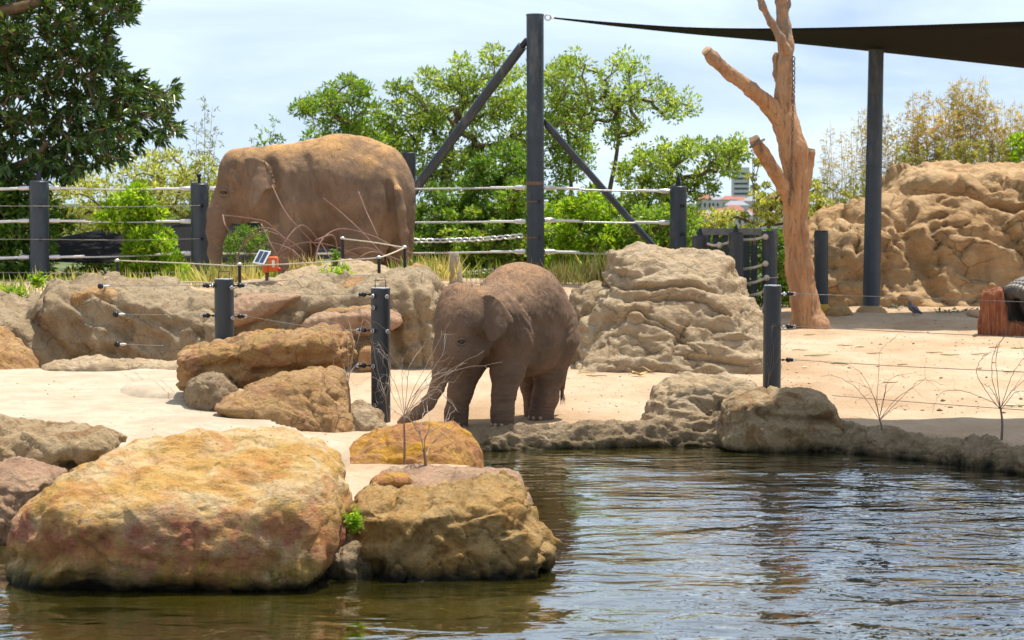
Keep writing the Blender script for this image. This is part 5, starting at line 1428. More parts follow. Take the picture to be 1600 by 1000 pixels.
# pigeon
M_pig = flat_mat('pigeon_grey', (0.14, 0.15, 0.18), 0.7, 0, 0.3, 40, 0.1)
M_pigd = flat_mat('pigeon_dark', (0.05, 0.05, 0.065), 0.6, 0, 0.3, 40, 0)
M_pink = flat_mat('pigeon_leg', (0.35, 0.10, 0.07), 0.7, 0, 0.1, 40, 0)
gp = G(1428, 492, 0.0); DB = gp.y
pV, pQ = body_mesh([([(1424, 481, 0, 4.8), (1430, 484, 0, 5.4), (1437, 488, 0, 2.2), (1441, 490, 0, 1.4)], 0.02), ([(1424, 480, 0, 3.6), (1422.5, 475, 0, 2.5), (1422, 472.5, 0, 2.4)], 0.02)], [], DB, 0.008, pad=0.04)
pg = mobj('pigeon', pV, pQ, M_pig, loc=tuple(gp), smooth=True)
tag(pg, 'grey pigeon standing on the sand before the brown cliff', 'bird')
MB().tube([U(1420, 472.6, DB), U(1417.6, 473.4, DB)], [0.009, 0.002], 6).build('beak', M_pigd, pg)
MB().ball(U(1421, 471.8, DB - 0.02), 0.005, 8, 6).build('eye', M_black, pg)
for s in (-1, 1):
    auto_smooth(MB().tube([U(1425, 480, DB + s * .045), U(1431, 484, DB + s * .05), U(1440, 489, DB + s * .02)], [0.02, 0.035, 0.008], 8, flat=0.5).build('wing', M_pigd, pg), 60)
    MB().tube([U(1428 + s, 487, DB + s * .02), U(1428 + s, 492, DB + s * .02), U(1426 + s, 492.5, DB + s * .02)], 0.005, 5).build('leg', M_pink, pg)

# leaf scraps and husks on the sand
M_husk = flat_mat('yellow_husk', (0.58, 0.42, 0.14), 0.7, 0, 0.3, 20, 0.2)
M_husk2 = flat_mat('cream_husk', (0.66, 0.58, 0.42), 0.7, 0, 0.2, 20, 0.2)
M_green = flat_mat('green_scrap', (0.16, 0.22, 0.06), 0.6, 0, 0.3, 20, 0.2)
M_dry = flat_mat('dry_scrap', (0.30, 0.20, 0.10), 0.8, 0, 0.3, 20, 0.2)
def scrap(px, py, L, W, ang, mat, label, curl=0.25, group='plant scraps on the sand'):
    c0 = G(px, py, 0.0); c0.z = ground_z(c0.x, c0.y) + 0.006
    n = 9; V = []
    for i in range(n):
        t = i / (n - 1); w_ = W * math.sin(math.pi * (0.08 + 0.9 * t)) ** 0.8
        x_ = (t - 0.5) * L; z_ = curl * L * (t * t if px % 2 else 0.25 + 0.2 * math.sin(7 * t + px))
        y_ = 0.12 * L * math.sin(3 * t + px) 
        for s, zz_ in ((-1, 0.3), (0, 0.0), (1, 0.35)):
            V.append((x_, y_ + s * w_ / 2 * (0.7 + 0.5 * math.sin(5 * t + px * 1.3 + s)), z_ + zz_ * w_ * 0.6))
    V = np.array(V); nV = len(V)
    V = np.vstack([V, V + np.array([0, 0, 0.006])])
    Fc = []
    for i in range(n - 1):
        for j in range(2):
            f = [i*3 + j, (i+1)*3 + j, (i+1)*3 + j + 1, i*3 + j + 1]
            Fc += [f[::-1], [x + nV for x in f]]
        Fc += [[i*3, (i+1)*3, (i+1)*3 + nV, i*3 + nV], [i*3 + 2 + nV, (i+1)*3 + 2 + nV, (i+1)*3 + 2, i*3 + 2]]
    ca, sa = math.cos(ang), math.sin(ang)
    V = np.stack([V[:, 0]*ca - V[:, 1]*sa, V[:, 0]*sa + V[:, 1]*ca, V[:, 2]], 1) + np.array(c0)
    o = mobj('leaf_scrap', V, Fc, mat, loc=tuple(c0), smooth=True)
    return tag(o, label, 'scrap', group)
big = {M_husk: 'yellow curled husk in the pile below the buff mound', M_husk2: 'cream curled husk in the pile below the buff mound', M_dry: 'dry brown stalk in the pile below the buff mound', M_green: 'long green leaf in the pile below the buff mound'}
for (x_, y_, L, W, a, mt_) in ((1000, 588, .16, .09, .4, M_husk), (1012, 584, .22, .05, -.5, M_dry), (1020, 580, .16, .05, 1.2, M_dry), (1040, 581, .34, .05, -.1, M_green), (1073, 577, .17, .08, -.6, M_husk2), (1088, 579, .16, .05, .8, M_dry), (1103, 578, .15, .08, 1.0, M_husk2), (1062, 580, .2, .04, .2, M_husk)):
    scrap(x_, y_, L, W, a, mt_, big[mt_], 0.5, 'husks by the buff mound')
long_ = 'green stalk lying across the middle of the sand'
scrap(1277, 557, .30, .035, .1, M_green, long_, 0.05)
for (x_, y_, L, W, a, mt_) in ((1312, 570, .18, .05, -.4, M_green), (1306, 569, .09, .05, .7, M_husk), (1258, 577, .10, .05, 1.2, M_husk2), (1484, 556, .22, .03, .05, M_green), (1460, 553, .2, .03, .1, M_dry), (1530, 556, .2, .03, -.1, M_dry), (1344, 542, .16, .06, .3, M_husk2), (1265, 524, .16, .03, .2, M_green),
                               (1320, 541, .2, .03, .1, M_dry), (1366, 554, .2, .03, .3, M_dry), (1578, 641, .13, .06, .1, M_husk2), (1590, 640, .11, .03, -.2, M_green), (1592, 548, .2, .04, .1, M_green), (1250, 549, .2, .03, .1, M_dry), (1410, 569, .12, .03, .4, M_dry),
                               (1555, 545, .18, .03, .3, M_dry), (1580, 583, .16, .03, -.2, M_green), (916, 587, .2, .03, .1, M_husk), (932, 590, .22, .025, -.1, M_dry), (1500, 500, .3, .04, .1, M_dry), (1390, 600, .14, .025, .2, M_dry), (1530, 575, .12, .03, .9, M_dry)):
    scrap(x_, y_, L, W, a, mt_, {M_dry: 'thin brown dry leaf scrap on the open sand', M_green: 'short green stalk scrap on the open sand', M_husk: 'yellow husk scrap on the open sand', M_husk2: 'pale cream husk scrap on the open sand'}[mt_], 0.09)
for (x_, y_, lb) in ((1400, 480, 'dark green branch cutting by the foot of the sail pole'), (1495, 487, 'long dark green branch cutting behind the split log')):
    e = empty('cut_branch', tuple(G(x_, y_, 0.02)), lb, 'branch')
    n_ = 26 if x_ == 1400 else 60
    P_ = np.array([G(x_ + random.uniform(-1, 1) * (14 if x_ == 1400 else 34), y_ + random.uniform(-3, 3), random.uniform(0.0, 0.10)) for _ in range(n_)])
    EOFLEAF = (e, P_)
    bvn = MB().tube([G(x_ - (12 if x_ == 1400 else 32), y_ + 1, 0.03), G(x_, y_, 0.05), G(x_ + (12 if x_ == 1400 else 32), y_ - 1, 0.03)], 0.012, 6).build('twig', M_bark, e)
    d_ = rng.normal(0, 1, (n_, 3)); d_[:, 2] = np.abs(d_[:, 2]) * .4; d_ /= np.linalg.norm(d_, axis=1)[:, None]
    VV = []; FF = []
    for i in range(n_):
        L_ = random.uniform(.08, .16); s = np.cross(d_[i], (0, 0, 1)); s /= np.linalg.norm(s) + 1e-6
        VV += [P_[i], P_[i] + d_[i] * L_ * .5 + s * .02, P_[i] + d_[i] * L_, P_[i] + d_[i] * L_ * .5 - s * .02 + np.array([0, 0, .01])]
        FF.append([4*i, 4*i+1, 4*i+2, 4*i+3])
    mobj('foliage', VV, FF, flat_mat('cut_foliage', (0.06, 0.10, 0.05), 0.7), e)

# ================================================================== LEAFLESS SHRUBS BY THE POND
M_twig = flat_mat('grey_twig', (0.36, 0.29, 0.23), 0.85, 0, 0.2, 30, 0.2)
M_twigd = flat_mat('brown_twig', (0.20, 0.13, 0.09), 0.85, 0, 0.2, 30, 0.2)
def twig_bush(label, base, stem, twigs, D, r0, mat, wig=2.0, extra=0, spread=(40, 60)):
    e = empty('leafless_shrub', tuple(U(*base, D)), label, 'shrub')
    cp = curve_pts([U(x_, y_, D) for x_, y_ in [base] + stem], 6)
    auto_smooth(MB().tube(cp, np.linspace(r0, r0 * 0.6, len(cp)), 7).build('stem', M_twigd, e), 60)
    for k, tw in enumerate(twigs):
        pts = [U(x_ + random.uniform(-wig, wig) * (i > 0), y_ + random.uniform(-wig, wig) * (i > 0), D + 0.10 * math.sin(i * 1.7 + k * 2.1) * (i > 0)) for i, (x_, y_) in enumerate(tw)]
        cp = curve_pts(pts, 6)
        n_ = len(cp)
        cp = cp + np.linspace(0, 1, n_)[:, None] * rng.normal(0, 0.0045, (n_, 3)) * D / 14
        mb = MB().tube(cp, np.linspace(r0 * 0.27, r0 * 0.10, n_), 5)
        for _ in range(3):                                     # side shoots
            q = int(rng.integers(n_ // 3, n_ - 1))
            dv = (cp[q + 1] - cp[q]) / (np.linalg.norm(cp[q + 1] - cp[q]) + 1e-6) + rng.normal(0, 0.7, 3)
            L_ = rng.uniform(0.03, 0.10) * D / 14
            mb.tube([cp[q], cp[q] + dv * L_ * 0.5 + rng.normal(0, .004, 3), cp[q] + dv * L_ + np.array([0, 0, 0.01])], [r0 * 0.13, r0 * 0.10, r0 * 0.05], 4)
        mb.build('twig', mat, e, smooth=True)
    return e
twig_bush('leafless grey shrub on the red boulder before the trunk of the calf', (632, 726), [(632, 690), (631, 655)],
          [[(631, 660), (645, 620), (690, 590), (755, 548)], [(631, 655), (660, 610), (700, 585), (730, 568)], [(633, 650), (660, 600), (700, 580), (784, 566)], [(631, 650), (622, 610), (612, 590), (600, 560), (590, 545)], [(631, 655), (634, 610), (640, 570), (662, 540), (668, 530)],
           [(632, 645), (650, 600), (690, 530), (700, 500)], [(634, 640), (670, 620), (690, 600), (712, 598)], [(632, 650), (655, 610), (684, 605), (690, 615)], [(640, 640), (680, 610), (700, 625), (712, 640), (700, 645)], [(630, 645), (615, 620), (606, 600), (594, 620)], [(632, 650), (626, 600), (628, 560)], [(645, 620), (690, 555), (696, 520)]],
          13.6, 0.0095, M_twig)
twig_bush('forked pale sapling growing from the pink ledge', (666, 752), [(665, 725), (662, 700)],
          [[(663, 705), (655, 680), (640, 650), (634, 630)], [(663, 700), (668, 680), (690, 662), (700, 650)], [(662, 705), (658, 670), (662, 640), (655, 620)], [(664, 715), (680, 690), (720, 660)], [(660, 690), (648, 665), (625, 645), (606, 635)], [(663, 690), (672, 660), (668, 630), (676, 610)]], 11.6, 0.012, M_twig)
twig_bush('curly white twigs tangled round the tall insulated post', (606, 660), [(604, 640), (602, 620)],
          [[(602, 620), (590, 600), (580, 560), (590, 540), (600, 550), (596, 580)], [(602, 625), (610, 590), (608, 560), (596, 545), (586, 552)], [(603, 620), (598, 610), (584, 612), (590, 630), (600, 626)], [(602, 620), (592, 590), (582, 540), (578, 510), (560, 490), (540, 500)], [(600, 610), (606, 585), (600, 560), (612, 548)], [(604, 630), (608, 600), (612, 570), (604, 520), (582, 502)],
           [(603, 620), (588, 575), (578, 530), (560, 520), (545, 530)], [(600, 600), (580, 590), (560, 600), (545, 590)], [(604, 615), (612, 600), (600, 585), (588, 600), (596, 615)]], 16.35, 0.006, M_twig, 2.5)
twig_bush('slim bare sapling beside the slanting orange boulder', (547, 645), [(546, 620), (543, 595)], [[(543, 598), (538, 570), (524, 545), (518, 520)], [(543, 598), (548, 560), (560, 530), (566, 500)], [(544, 600), (530, 580), (510, 575)], [(543, 590), (556, 570), (572, 565)], [(543, 590), (545, 550), (535, 510), (500, 500)], [(544, 600), (552, 540), (545, 500), (540, 492)]], 15.9, 0.010, M_twig)
twig_bush('small leafless shrub on the kerb in front of the shaded sand', (1378, 672), [(1377, 664), (1374, 655)],
          [[(1374, 656), (1355, 625), (1330, 600), (1300, 585), (1282, 590)], [(1374, 655), (1372, 620), (1374, 580), (1376, 545), (1398, 530)], [(1374, 655), (1380, 620), (1390, 595), (1406, 586), (1416, 592)], [(1375, 655), (1400, 625), (1430, 600), (1455, 590)], [(1374, 655), (1365, 620), (1345, 600), (1320, 595)], [(1375, 656), (1395, 640), (1420, 630)], [(1374, 650), (1362, 610), (1335, 575), (1280, 565)], [(1374, 655), (1385, 610), (1380, 590)], [(1375, 655), (1410, 620), (1440, 595), (1482, 604)]], 15.35, 0.0085, M_twigd)
twig_bush('taller leafless shrub at the end of the grey kerb', (1565, 688), [(1566, 660), (1563, 635)],
          [[(1563, 640), (1540, 610), (1528, 580), (1540, 555), (1565, 548)], [(1563, 636), (1550, 590), (1555, 550), (1572, 525), (1580, 505)], [(1563, 638), (1545, 625), (1500, 612), (1470, 615), (1455, 645)], [(1564, 636), (1575, 600), (1590, 570), (1602, 555)], [(1563, 636), (1556, 580), (1560, 545), (1574, 520)], [(1564, 640), (1585, 615), (1600, 610)], [(1563, 638), (1550, 610), (1535, 600)], [(1564, 636), (1580, 610), (1605, 590)]], 14.75, 0.0105, M_twigd)
twig_bush('few bare stems leaning on the pond post', (1200, 612), [(1200, 600), (1202, 585)], [[(1202, 590), (1198, 560), (1192, 530)], [(1202, 590), (1210, 560), (1205, 520), (1212, 505), (1218, 512)], [(1202, 590), (1214, 565), (1226, 540), (1236, 520)], [(1203, 592), (1196, 570), (1191, 560)], [(1202, 590), (1206, 555), (1218, 500)]], 17.05, 0.0045, M_twigd, 1.5)

# grit, crumbs of dung and pebbles trodden into the sand
gv, gf = [], []
box_f = np.array([[0, 1, 2], [0, 2, 3], [0, 3, 4], [0, 4, 1], [5, 2, 1], [5, 3, 2], [5, 4, 3], [5, 1, 4]])
for k in range(1300):
    c0 = G(rng.uniform(880, 1640), 330 + 1.7 * F / rng.uniform(17.0, 33.0), 0) if k > 90 else G(rng.uniform(-60, 560), rng.uniform(590, 700), 0.1)
    zz_ = (ground_z(c0.x, c0.y) if k > 90 else 0.10) + 0.002
    r_ = rng.uniform(0.004, 0.011) if k % 11 or k < 90 else rng.uniform(0.012, 0.028)
    o_ = np.array([[0, 0, .7], [1, 0, 0.1], [0, 1, 0.1], [-1, 0, 0.1], [0, -1, 0.1], [0, 0, -.5]]) * r_ * rng.uniform(0.6, 1.3, (6, 1)) + np.array([c0.x, c0.y, zz_])
    gf.append(box_f + 6 * k); gv.append(o_)
M_grit, nt, bs = new_mat('grit')
b = NB(nt)
nt.links.new(b.ramp(b.node('ShaderNodeNewGeometry').outputs['Random Per Island'], [(0.0, (0.12, 0.075, 0.04)), (0.5, (0.28, 0.18, 0.10)), (0.8, (0.45, 0.36, 0.25)), (1.0, (0.5, 0.42, 0.2))]), bs.inputs['Base Color'])
bs.inputs['Roughness'].default_value = 0.9
tag(mobj('gravel', np.vstack(gv), np.vstack(gf), M_grit), 'grit and crumbs trodden into the sand', 'gravel', kind='stuff')

# ================================================================== PLANTS
M_lf_dark = leaf_mat('dark_glossy_leaf', (0.022, 0.050, 0.016), (0.040, 0.085, 0.018), (0.11, 0.17, 0.03), 0.22, 0.32, spec=0.5)
M_lf_mid = leaf_mat('mid_green_leaf', (0.07, 0.14, 0.018), (0.13, 0.23, 0.03), (0.27, 0.34, 0.06), 0.42, 0.42, 0.025)
M_lf_light = leaf_mat('light_green_leaf', (0.09, 0.15, 0.025), (0.18, 0.26, 0.05), (0.34, 0.38, 0.11), 0.42, 0.45)
M_lf_bright = leaf_mat('bright_green_leaf', (0.09, 0.18, 0.012), (0.18, 0.31, 0.02), (0.36, 0.42, 0.05), 0.48, 0.42)
M_lf_bush = leaf_mat('deep_green_leaf', (0.035, 0.085, 0.014), (0.075, 0.15, 0.02), (0.20, 0.28, 0.035), 0.38, 0.4)
M_lf_yellow = leaf_mat('yellow_green_leaf', (0.14, 0.17, 0.04), (0.30, 0.31, 0.09), (0.48, 0.44, 0.18), 0.4, 0.5)
M_lf_dry = leaf_mat('dry_bamboo_leaf', (0.20, 0.17, 0.06), (0.34, 0.26, 0.11), (0.46, 0.34, 0.18), 0.42, 0.6)
M_lf_olive = leaf_mat('olive_bamboo_leaf', (0.10, 0.13, 0.03), (0.19, 0.21, 0.06), (0.32, 0.28, 0.11), 0.4, 0.6)
M_grass = leaf_mat('grass_blade', (0.10, 0.17, 0.03), (0.22, 0.28, 0.06), (0.46, 0.40, 0.17), 0.4, 0.6)
M_grassd = leaf_mat('dry_grass_blade', (0.25, 0.22, 0.09), (0.40, 0.33, 0.15), (0.52, 0.43, 0.23), 0.35, 0.7)
M_limb = flat_mat('branch_bark', (0.17, 0.125, 0.085), 0.9, 0, 0.3, 14, 0.5, 40, 0.1)
M_limbd = flat_mat('dark_branch_bark', (0.14, 0.095, 0.055), 0.9, 0, 0.3, 14, 0.5, 40, 0.1)

def norm(v): return v / (np.linalg.norm(v, axis=-1, keepdims=True) + 1e-9)
def leaf_arrays(P, d, L, W, fold=0.25):
    n = len(P)
    s = norm(np.cross(d, rng.normal(0, 1, (n, 3)) + np.array([0, 0, 1.4])))
    u = np.cross(s, d)
    L = np.asarray(L).reshape(-1, 1); W = np.asarray(W).reshape(-1, 1)
    mid = P + d * L * 0.45
    tip = P + d * L - u * L * 0.10
    V = np.stack([P, mid + s * W / 2 + u * W * fold, tip, mid - s * W / 2 + u * W * fold], 1).reshape(-1, 3)
    i = np.arange(n)[:, None] * 4
    return V, np.concatenate([i + [0, 1, 2], i + [0, 2, 3]], 0)
def in_poly(poly, n):
    P = np.array(poly, float); lo, hi = P.min(0), P.max(0)
    out = np.zeros((0, 2))
    while len(out) < n:
        q = rng.uniform(lo, hi, (n * 2, 2))
        out = np.vstack([out, q[poly_sd(q[:, 0], q[:, 1], P) > 0]])
    return out[:n]
def unit(n):
    return norm(rng.normal(0, 1, (n, 3)))
def tree(name, label, cat, poly, D, depth, n_cl, per, cr, lL, lW, mat, trunk, tr, limb=None, group=None, flat=0.7, up=0.35, droop=0.0, limb_r=0.008, edge=0.0):
    """crown: leaf clumps through the volume of an outline; limbs join every clump to the trunk. trunk: px of foot and of the fork"""
    C2 = in_poly(poly, n_cl)
    cd = rng.uniform(-1, 1, n_cl) * depth
    C = np.array([U(a, c_, D + z_) for (a, c_), z_ in zip(C2, cd)])
    fx = U(trunk[0][0], 440, D).x
    foot = np.array([fx, D, ground_z(fx, D) - 0.1])
    e = empty(name, tuple(foot), label, cat, group)
    T = [foot] + [np.array(U(a, c_, D)) for a, c_ in trunk[1:]]
    TP = curve_pts(T, 8)
    lm = limb or M_limb
    auto_smooth(MB().tube(TP, np.linspace(tr, tr * 0.55, len(TP)), 9).build('trunk', lm, e), 60)
    # limbs
    nodes = list(TP[len(TP) // 3:]); par = [-1] * len(nodes); cnt = [0] * len(nodes)
    order = np.argsort(np.linalg.norm(C - TP[-1], axis=1))
    leafnode = []
    for ci in order:
        A = np.array(nodes)
        dd = np.linalg.norm(A - C[ci], axis=1) + 0.35 * np.maximum(0, A[:, 2] - C[ci][2])
        j = int(np.argmin(dd))
        midp = (A[j] + C[ci]) / 2 + rng.normal(0, 0.10, 3) * dd[j] + np.array([0, 0, -0.05 * dd[j]])
        nodes.append(midp); par.append(j); cnt.append(0)
        nodes.append(C[ci]); par.append(len(nodes) - 2); cnt.append(0)
        leafnode.append(len(nodes) - 1)
    for ln in leafnode:
        k = ln
        while k != -1: cnt[k] += 1; k = par[k]
    mb = MB()
    for k in range(len(nodes)):
        if par[k] >= 0:
            r1 = limb_r * cnt[k] ** 0.5; r0 = limb_r * min(cnt[par[k]], cnt[k] * 3) ** 0.5
            mb.tube([nodes[par[k]], nodes[k]], [min(r0, tr * .8), min(r1, tr * .7)], 5, cap=False)
    mb.build('limbs', lm, e)['kind'] = 'stuff'
    # leaves
    N = n_cl * per
    ci = np.repeat(np.arange(n_cl), per)
    u = unit(N)
    rad = m(cr, D) * rng.uniform(0.55, 1.35, n_cl)[ci] * rng.uniform(0.15, 1.0, N) ** 0.45
    off = u * rad[:, None]; off[:, 2] *= flat
    P = C[ci] + off
    d = norm(u * 0.9 + unit(N) * 0.75 + np.array([0, 0, up - droop]))
    L = lL * rng.uniform(0.6, 1.25, N)
    V, Fq = leaf_arrays(P, d, L, lW * rng.uniform(0.7, 1.2, N))
    o = mobj('crown', V, Fq, mat, e)
    o['kind'] = 'stuff'
    return e
# the big dark tree on the left: leaves in whorls at the twig ends
def whorl_tree(name, label, poly, D, depth, n_cl, per, lL, lW, mat, trunk, tr, limb_r=0.012):
    C2 = in_poly(poly, n_cl)
    C = np.array([U(a, c_, D + z_) for (a, c_), z_ in zip(C2, rng.uniform(-1, 1, n_cl) * depth)])
    fx = U(trunk[0][0], 440, D).x
    foot = np.array([fx, D, ground_z(fx, D) - 0.1])
    e = empty(name, tuple(foot), label, 'tree')
    TP = curve_pts([foot] + [np.array(U(a, c_, D)) for a, c_ in trunk[1:]], 10)
    auto_smooth(MB().tube(TP, np.linspace(tr, tr * 0.5, len(TP)), 12).build('trunk', M_limbd, e), 60)
    cen = TP[-1]
    nodes = list(TP[len(TP) // 3:]); mb = MB()
    for ci in np.argsort(np.linalg.norm(C - cen, axis=1)):
        A = np.array(nodes); dd = np.linalg.norm(A - C[ci], axis=1); j = int(np.argmin(dd))
        mp = (A[j] + C[ci]) / 2 + np.array([0, 0, -0.06]) + rng.normal(0, 0.05, 3)
        mb.tube([A[j], mp, C[ci]], [limb_r * 2.0, limb_r * 1.4, limb_r * 0.8], 5, cap=False)
        nodes += [mp, C[ci]]
    mb.build('limbs', M_limbd, e)['kind'] = 'stuff'
    N = n_cl * per; ci = np.repeat(np.arange(n_cl), per)
    axis = norm(C - (cen + np.array([0, 0.3, -0.6])) + rng.normal(0, 0.8, (n_cl, 3)) + np.array([0, -0.3, 0.5]))
    al = rng.uniform(0, 2 * math.pi, N)
    s = norm(np.cross(axis, rng.normal(0, 1, (n_cl, 3))))[ci]; t = np.cross(axis[ci], s)
    tilt = rng.uniform(0.25, 1.25, N)
    d = norm(axis[ci] * np.cos(tilt)[:, None] + (s * np.cos(al)[:, None] + t * np.sin(al)[:, None]) * np.sin(tilt)[:, None] + np.array([0, 0, -0.10]))
    P = C[ci] - axis[ci] * rng.uniform(0, 0.16, N)[:, None] + d * 0.03
    V, Fq = leaf_arrays(P, d, lL * rng.uniform(0.65, 1.2, N), lW * rng.uniform(0.75, 1.15, N), 0.18)
    mobj('crown', V, Fq, mat, e)['kind'] = 'stuff'
    return e
bt_poly = [(-140, -120), (235, -120), (222, 8), (205, 30), (180, 36), (172, 52), (186, 62), (176, 80), (200, 100), (224, 118), (248, 140), (282, 132), (284, 152), (262, 172), (268, 192), (286, 196), (272, 226), (236, 214), (222, 240), (190, 250), (150, 262), (90, 290), (40, 330), (20, 400), (-140, 420)]
whorl_tree('broadleaf_tree', 'big dark broadleaf tree leaning over the left fence', bt_poly, 39.0, 1.9, 2000, 13, 0.215, 0.070, M_lf_dark, [(-60, 440), (-55, 300), (-30, 150), (20, 60)], 0.26)
e = bpy.data.objects['broadleaf_tree']
cp = curve_pts([U(-60, 50, 37.6), U(0, 20, 37.5), (U(45, 8, 37.5)), U(110, -12, 37.6)], 6)
auto_smooth(MB().tube(cp, np.linspace(0.13, 0.08, len(cp)), 10).build('branch', M_limbd, e), 60)
cp = curve_pts([U(20, 262, 38), U(55, 245, 37.6), U(75, 222, 37.6)], 6)
auto_smooth(MB().tube(cp, np.linspace(0.08, 0.05, len(cp)), 10).build('branch', M_limbd, e), 60)

G1 = 'trees behind the cable fence'
tree('green_tree', 'bushy green tree rising behind the back of the grown elephant', 'tree', [(455, 172), (470, 158), (498, 146), (520, 130), (552, 122), (580, 130), (592, 165), (606, 200), (640, 250), (645, 300), (560, 300), (500, 232), (478, 222), (486, 190)], 42.5, 0.8, 120, 80, 15, 0.10, 0.042, M_lf_mid, [(560, 440), (556, 330), (545, 250), (540, 200)], 0.09, group=G1)
tree('green_tree', 'tall leafy tree left of the tall braced pole', 'tree', [(600, 150), (625, 128), (655, 112), (690, 116), (720, 96), (745, 100), (768, 84), (800, 96), (832, 118), (835, 300), (760, 320), (660, 300), (620, 250), (604, 200)], 43.5, 1.1, 210, 78, 17, 0.11, 0.048, M_lf_light, [(690, 440), (690, 330), (700, 240), (715, 180)], 0.11, group=G1, limb_r=0.009)
tree('green_tree', 'airy pale green tree with slender trunks right of the tall pole', 'tree', [(852, 110), (880, 96), (905, 74), (932, 90), (960, 96), (975, 82), (1005, 96), (1030, 120), (1058, 150), (1085, 142), (1085, 175), (1050, 190), (1010, 196), (990, 220), (955, 230), (930, 200), (880, 215), (852, 240)], 43.0, 0.9, 150, 42, 13, 0.10, 0.046, M_lf_light, [(948, 440), (950, 320), (962, 250), (968, 200)], 0.062, group=G1, limb_r=0.0085)
tree('green_tree', 'thin stemmed green tree close behind the tall pole', 'tree', [(852, 105), (885, 90), (905, 110), (915, 170), (930, 220), (915, 275), (870, 300), (852, 290)], 44.2, 0.9, 90, 50, 14, 0.10, 0.044, M_lf_mid, [(892, 440), (893, 330), (890, 240), (884, 180)], 0.055, group=G1)
tree('green_tree', 'spreading light green tree over the spiked fence post', 'tree', [(965, 262), (1000, 236), (1040, 222), (1075, 210), (1100, 222), (1150, 218), (1172, 232), (1160, 258), (1130, 275), (1110, 300), (1090, 340), (1060, 380), (990, 390), (965, 330)], 41.2, 0.8, 165, 68, 14, 0.10, 0.048, M_lf_light, [(1040, 440), (1036, 360), (1040, 310), (1050, 270)], 0.07, group=G1)
tree('flowering_tree', 'creamy yellow flowering tree between the spiked post and bare tree', 'tree', [(1150, 258), (1180, 248), (1200, 262), (1235, 275), (1270, 282), (1290, 300), (1300, 360), (1100, 362), (1090, 345), (1130, 318), (1165, 330), (1165, 300), (1172, 285)], 39.2, 0.6, 72, 70, 10, 0.075, 0.05, M_lf_yellow, [(1200, 440), (1200, 370), (1205, 320)], 0.05, group=G1, flat=0.45)
G2 = 'bushes along the cable fence'
tree('leafy_bush', 'dense deep green bush below the left brace of the tall pole', 'bush', [(640, 310), (660, 285), (700, 300), (730, 262), (770, 238), (800, 222), (832, 240), (835, 445), (640, 450)], 39.5, 0.8, 230, 80, 14, 0.10, 0.052, M_lf_bush, [(760, 440), (762, 400), (765, 340)], 0.06, group=G2)
tree('leafy_bush', 'bright green bush right of the tall pole base', 'bush', [(840, 345), (880, 315), (920, 306), (955, 320), (968, 360), (975, 450), (840, 455)], 38.6, 0.7, 130, 80, 13, 0.10, 0.055, M_lf_bright, [(900, 440), (902, 400), (905, 360)], 0.04, group=G2)
tree('leafy_bush', 'green bush at the left foot of the tall pole', 'bush', [(700, 330), (740, 320), (780, 330), (800, 290), (832, 300), (835, 400), (760, 420), (700, 400)], 38.4, 0.5, 90, 70, 12, 0.095, 0.05, M_lf_mid, [(780, 440), (780, 400), (780, 350)], 0.04, group=G2)
tree('leafy_bush', 'mixed green bush behind the spiked post and buff mound', 'bush', [(955, 380), (990, 330), (1040, 320), (1090, 335), (1105, 400), (1100, 450), (955, 450)], 38.3, 0.6, 110, 70, 13, 0.095, 0.05, M_lf_mid, [(1020, 440), (1022, 410), (1025, 370)], 0.04, group=G2)
tree('leafy_bush', 'bright yellow green bush between the left fence posts', 'bush', [(150, 350), (165, 318), (205, 305), (215, 282), (225, 300), (250, 330), (245, 355), (285, 380), (295, 430), (180, 432), (200, 390), (190, 360)], 36.9, 0.5, 115, 66, 12, 0.10, 0.056, M_lf_bright, [(205, 440), (203, 390), (205, 340)], 0.045, group=G2)
tree('leafy_bush', 'pale yellow green thicket behind the left shade sail', 'bush', [(60, 300), (120, 270), (180, 262), (240, 238), (290, 242), (330, 250), (360, 300), (360, 350), (60, 380)], 46.0, 1.2, 190, 55, 17, 0.12, 0.05, M_lf_yellow, [(230, 440), (230, 380), (230, 320)], 0.06, group=G2)
tree('leafy_bush', 'low sunlit thicket under the left shade sail', 'bush', [(-80, 410), (60, 408), (200, 412), (340, 408), (430, 400), (430, 450), (-80, 460)], 39.5, 0.5, 140, 55, 12, 0.12, 0.035, M_lf_bright, [(150, 445), (150, 435), (152, 425)], 0.03, group=G2)
tree('leafy_bush', 'glossy bush at the foot of the big dark tree', 'bush', [(-80, 300), (0, 290), (40, 300), (85, 320), (110, 350), (70, 400), (50, 440), (-80, 450)], 37.6, 0.5, 120, 55, 14, 0.16, 0.06, M_lf_bush, [(0, 440), (0, 400), (0, 350)], 0.05, group=G2)
tree('leafy_bush', 'feathery bush beside the trunk of the grown elephant', 'bush', [(352, 380), (380, 356), (415, 362), (430, 400), (425, 445), (350, 445)], 36.9, 0.4, 50, 60, 10, 0.09, 0.022, M_lf_bush, [(390, 445), (390, 420), (390, 390)], 0.02, group=G2)
tree('leafy_bush', 'dark hedge behind the wooden stump', 'bush', [(640, 340), (740, 330), (835, 350), (840, 460), (640, 460)], 41.0, 0.5, 120, 75, 16, 0.11, 0.06, M_lf_bush, [(730, 440), (730, 400), (732, 370)], 0.04, group=G2)
tree('leafy_bush', 'dark hedge behind the bright bush right of the pole', 'bush', [(840, 300), (960, 300), (1080, 340), (1110, 380), (1105, 460), (840, 460)], 41.2, 0.5, 150, 70, 16, 0.11, 0.06, M_lf_bush, [(960, 440), (960, 400), (962, 370)], 0.04, group=G2)

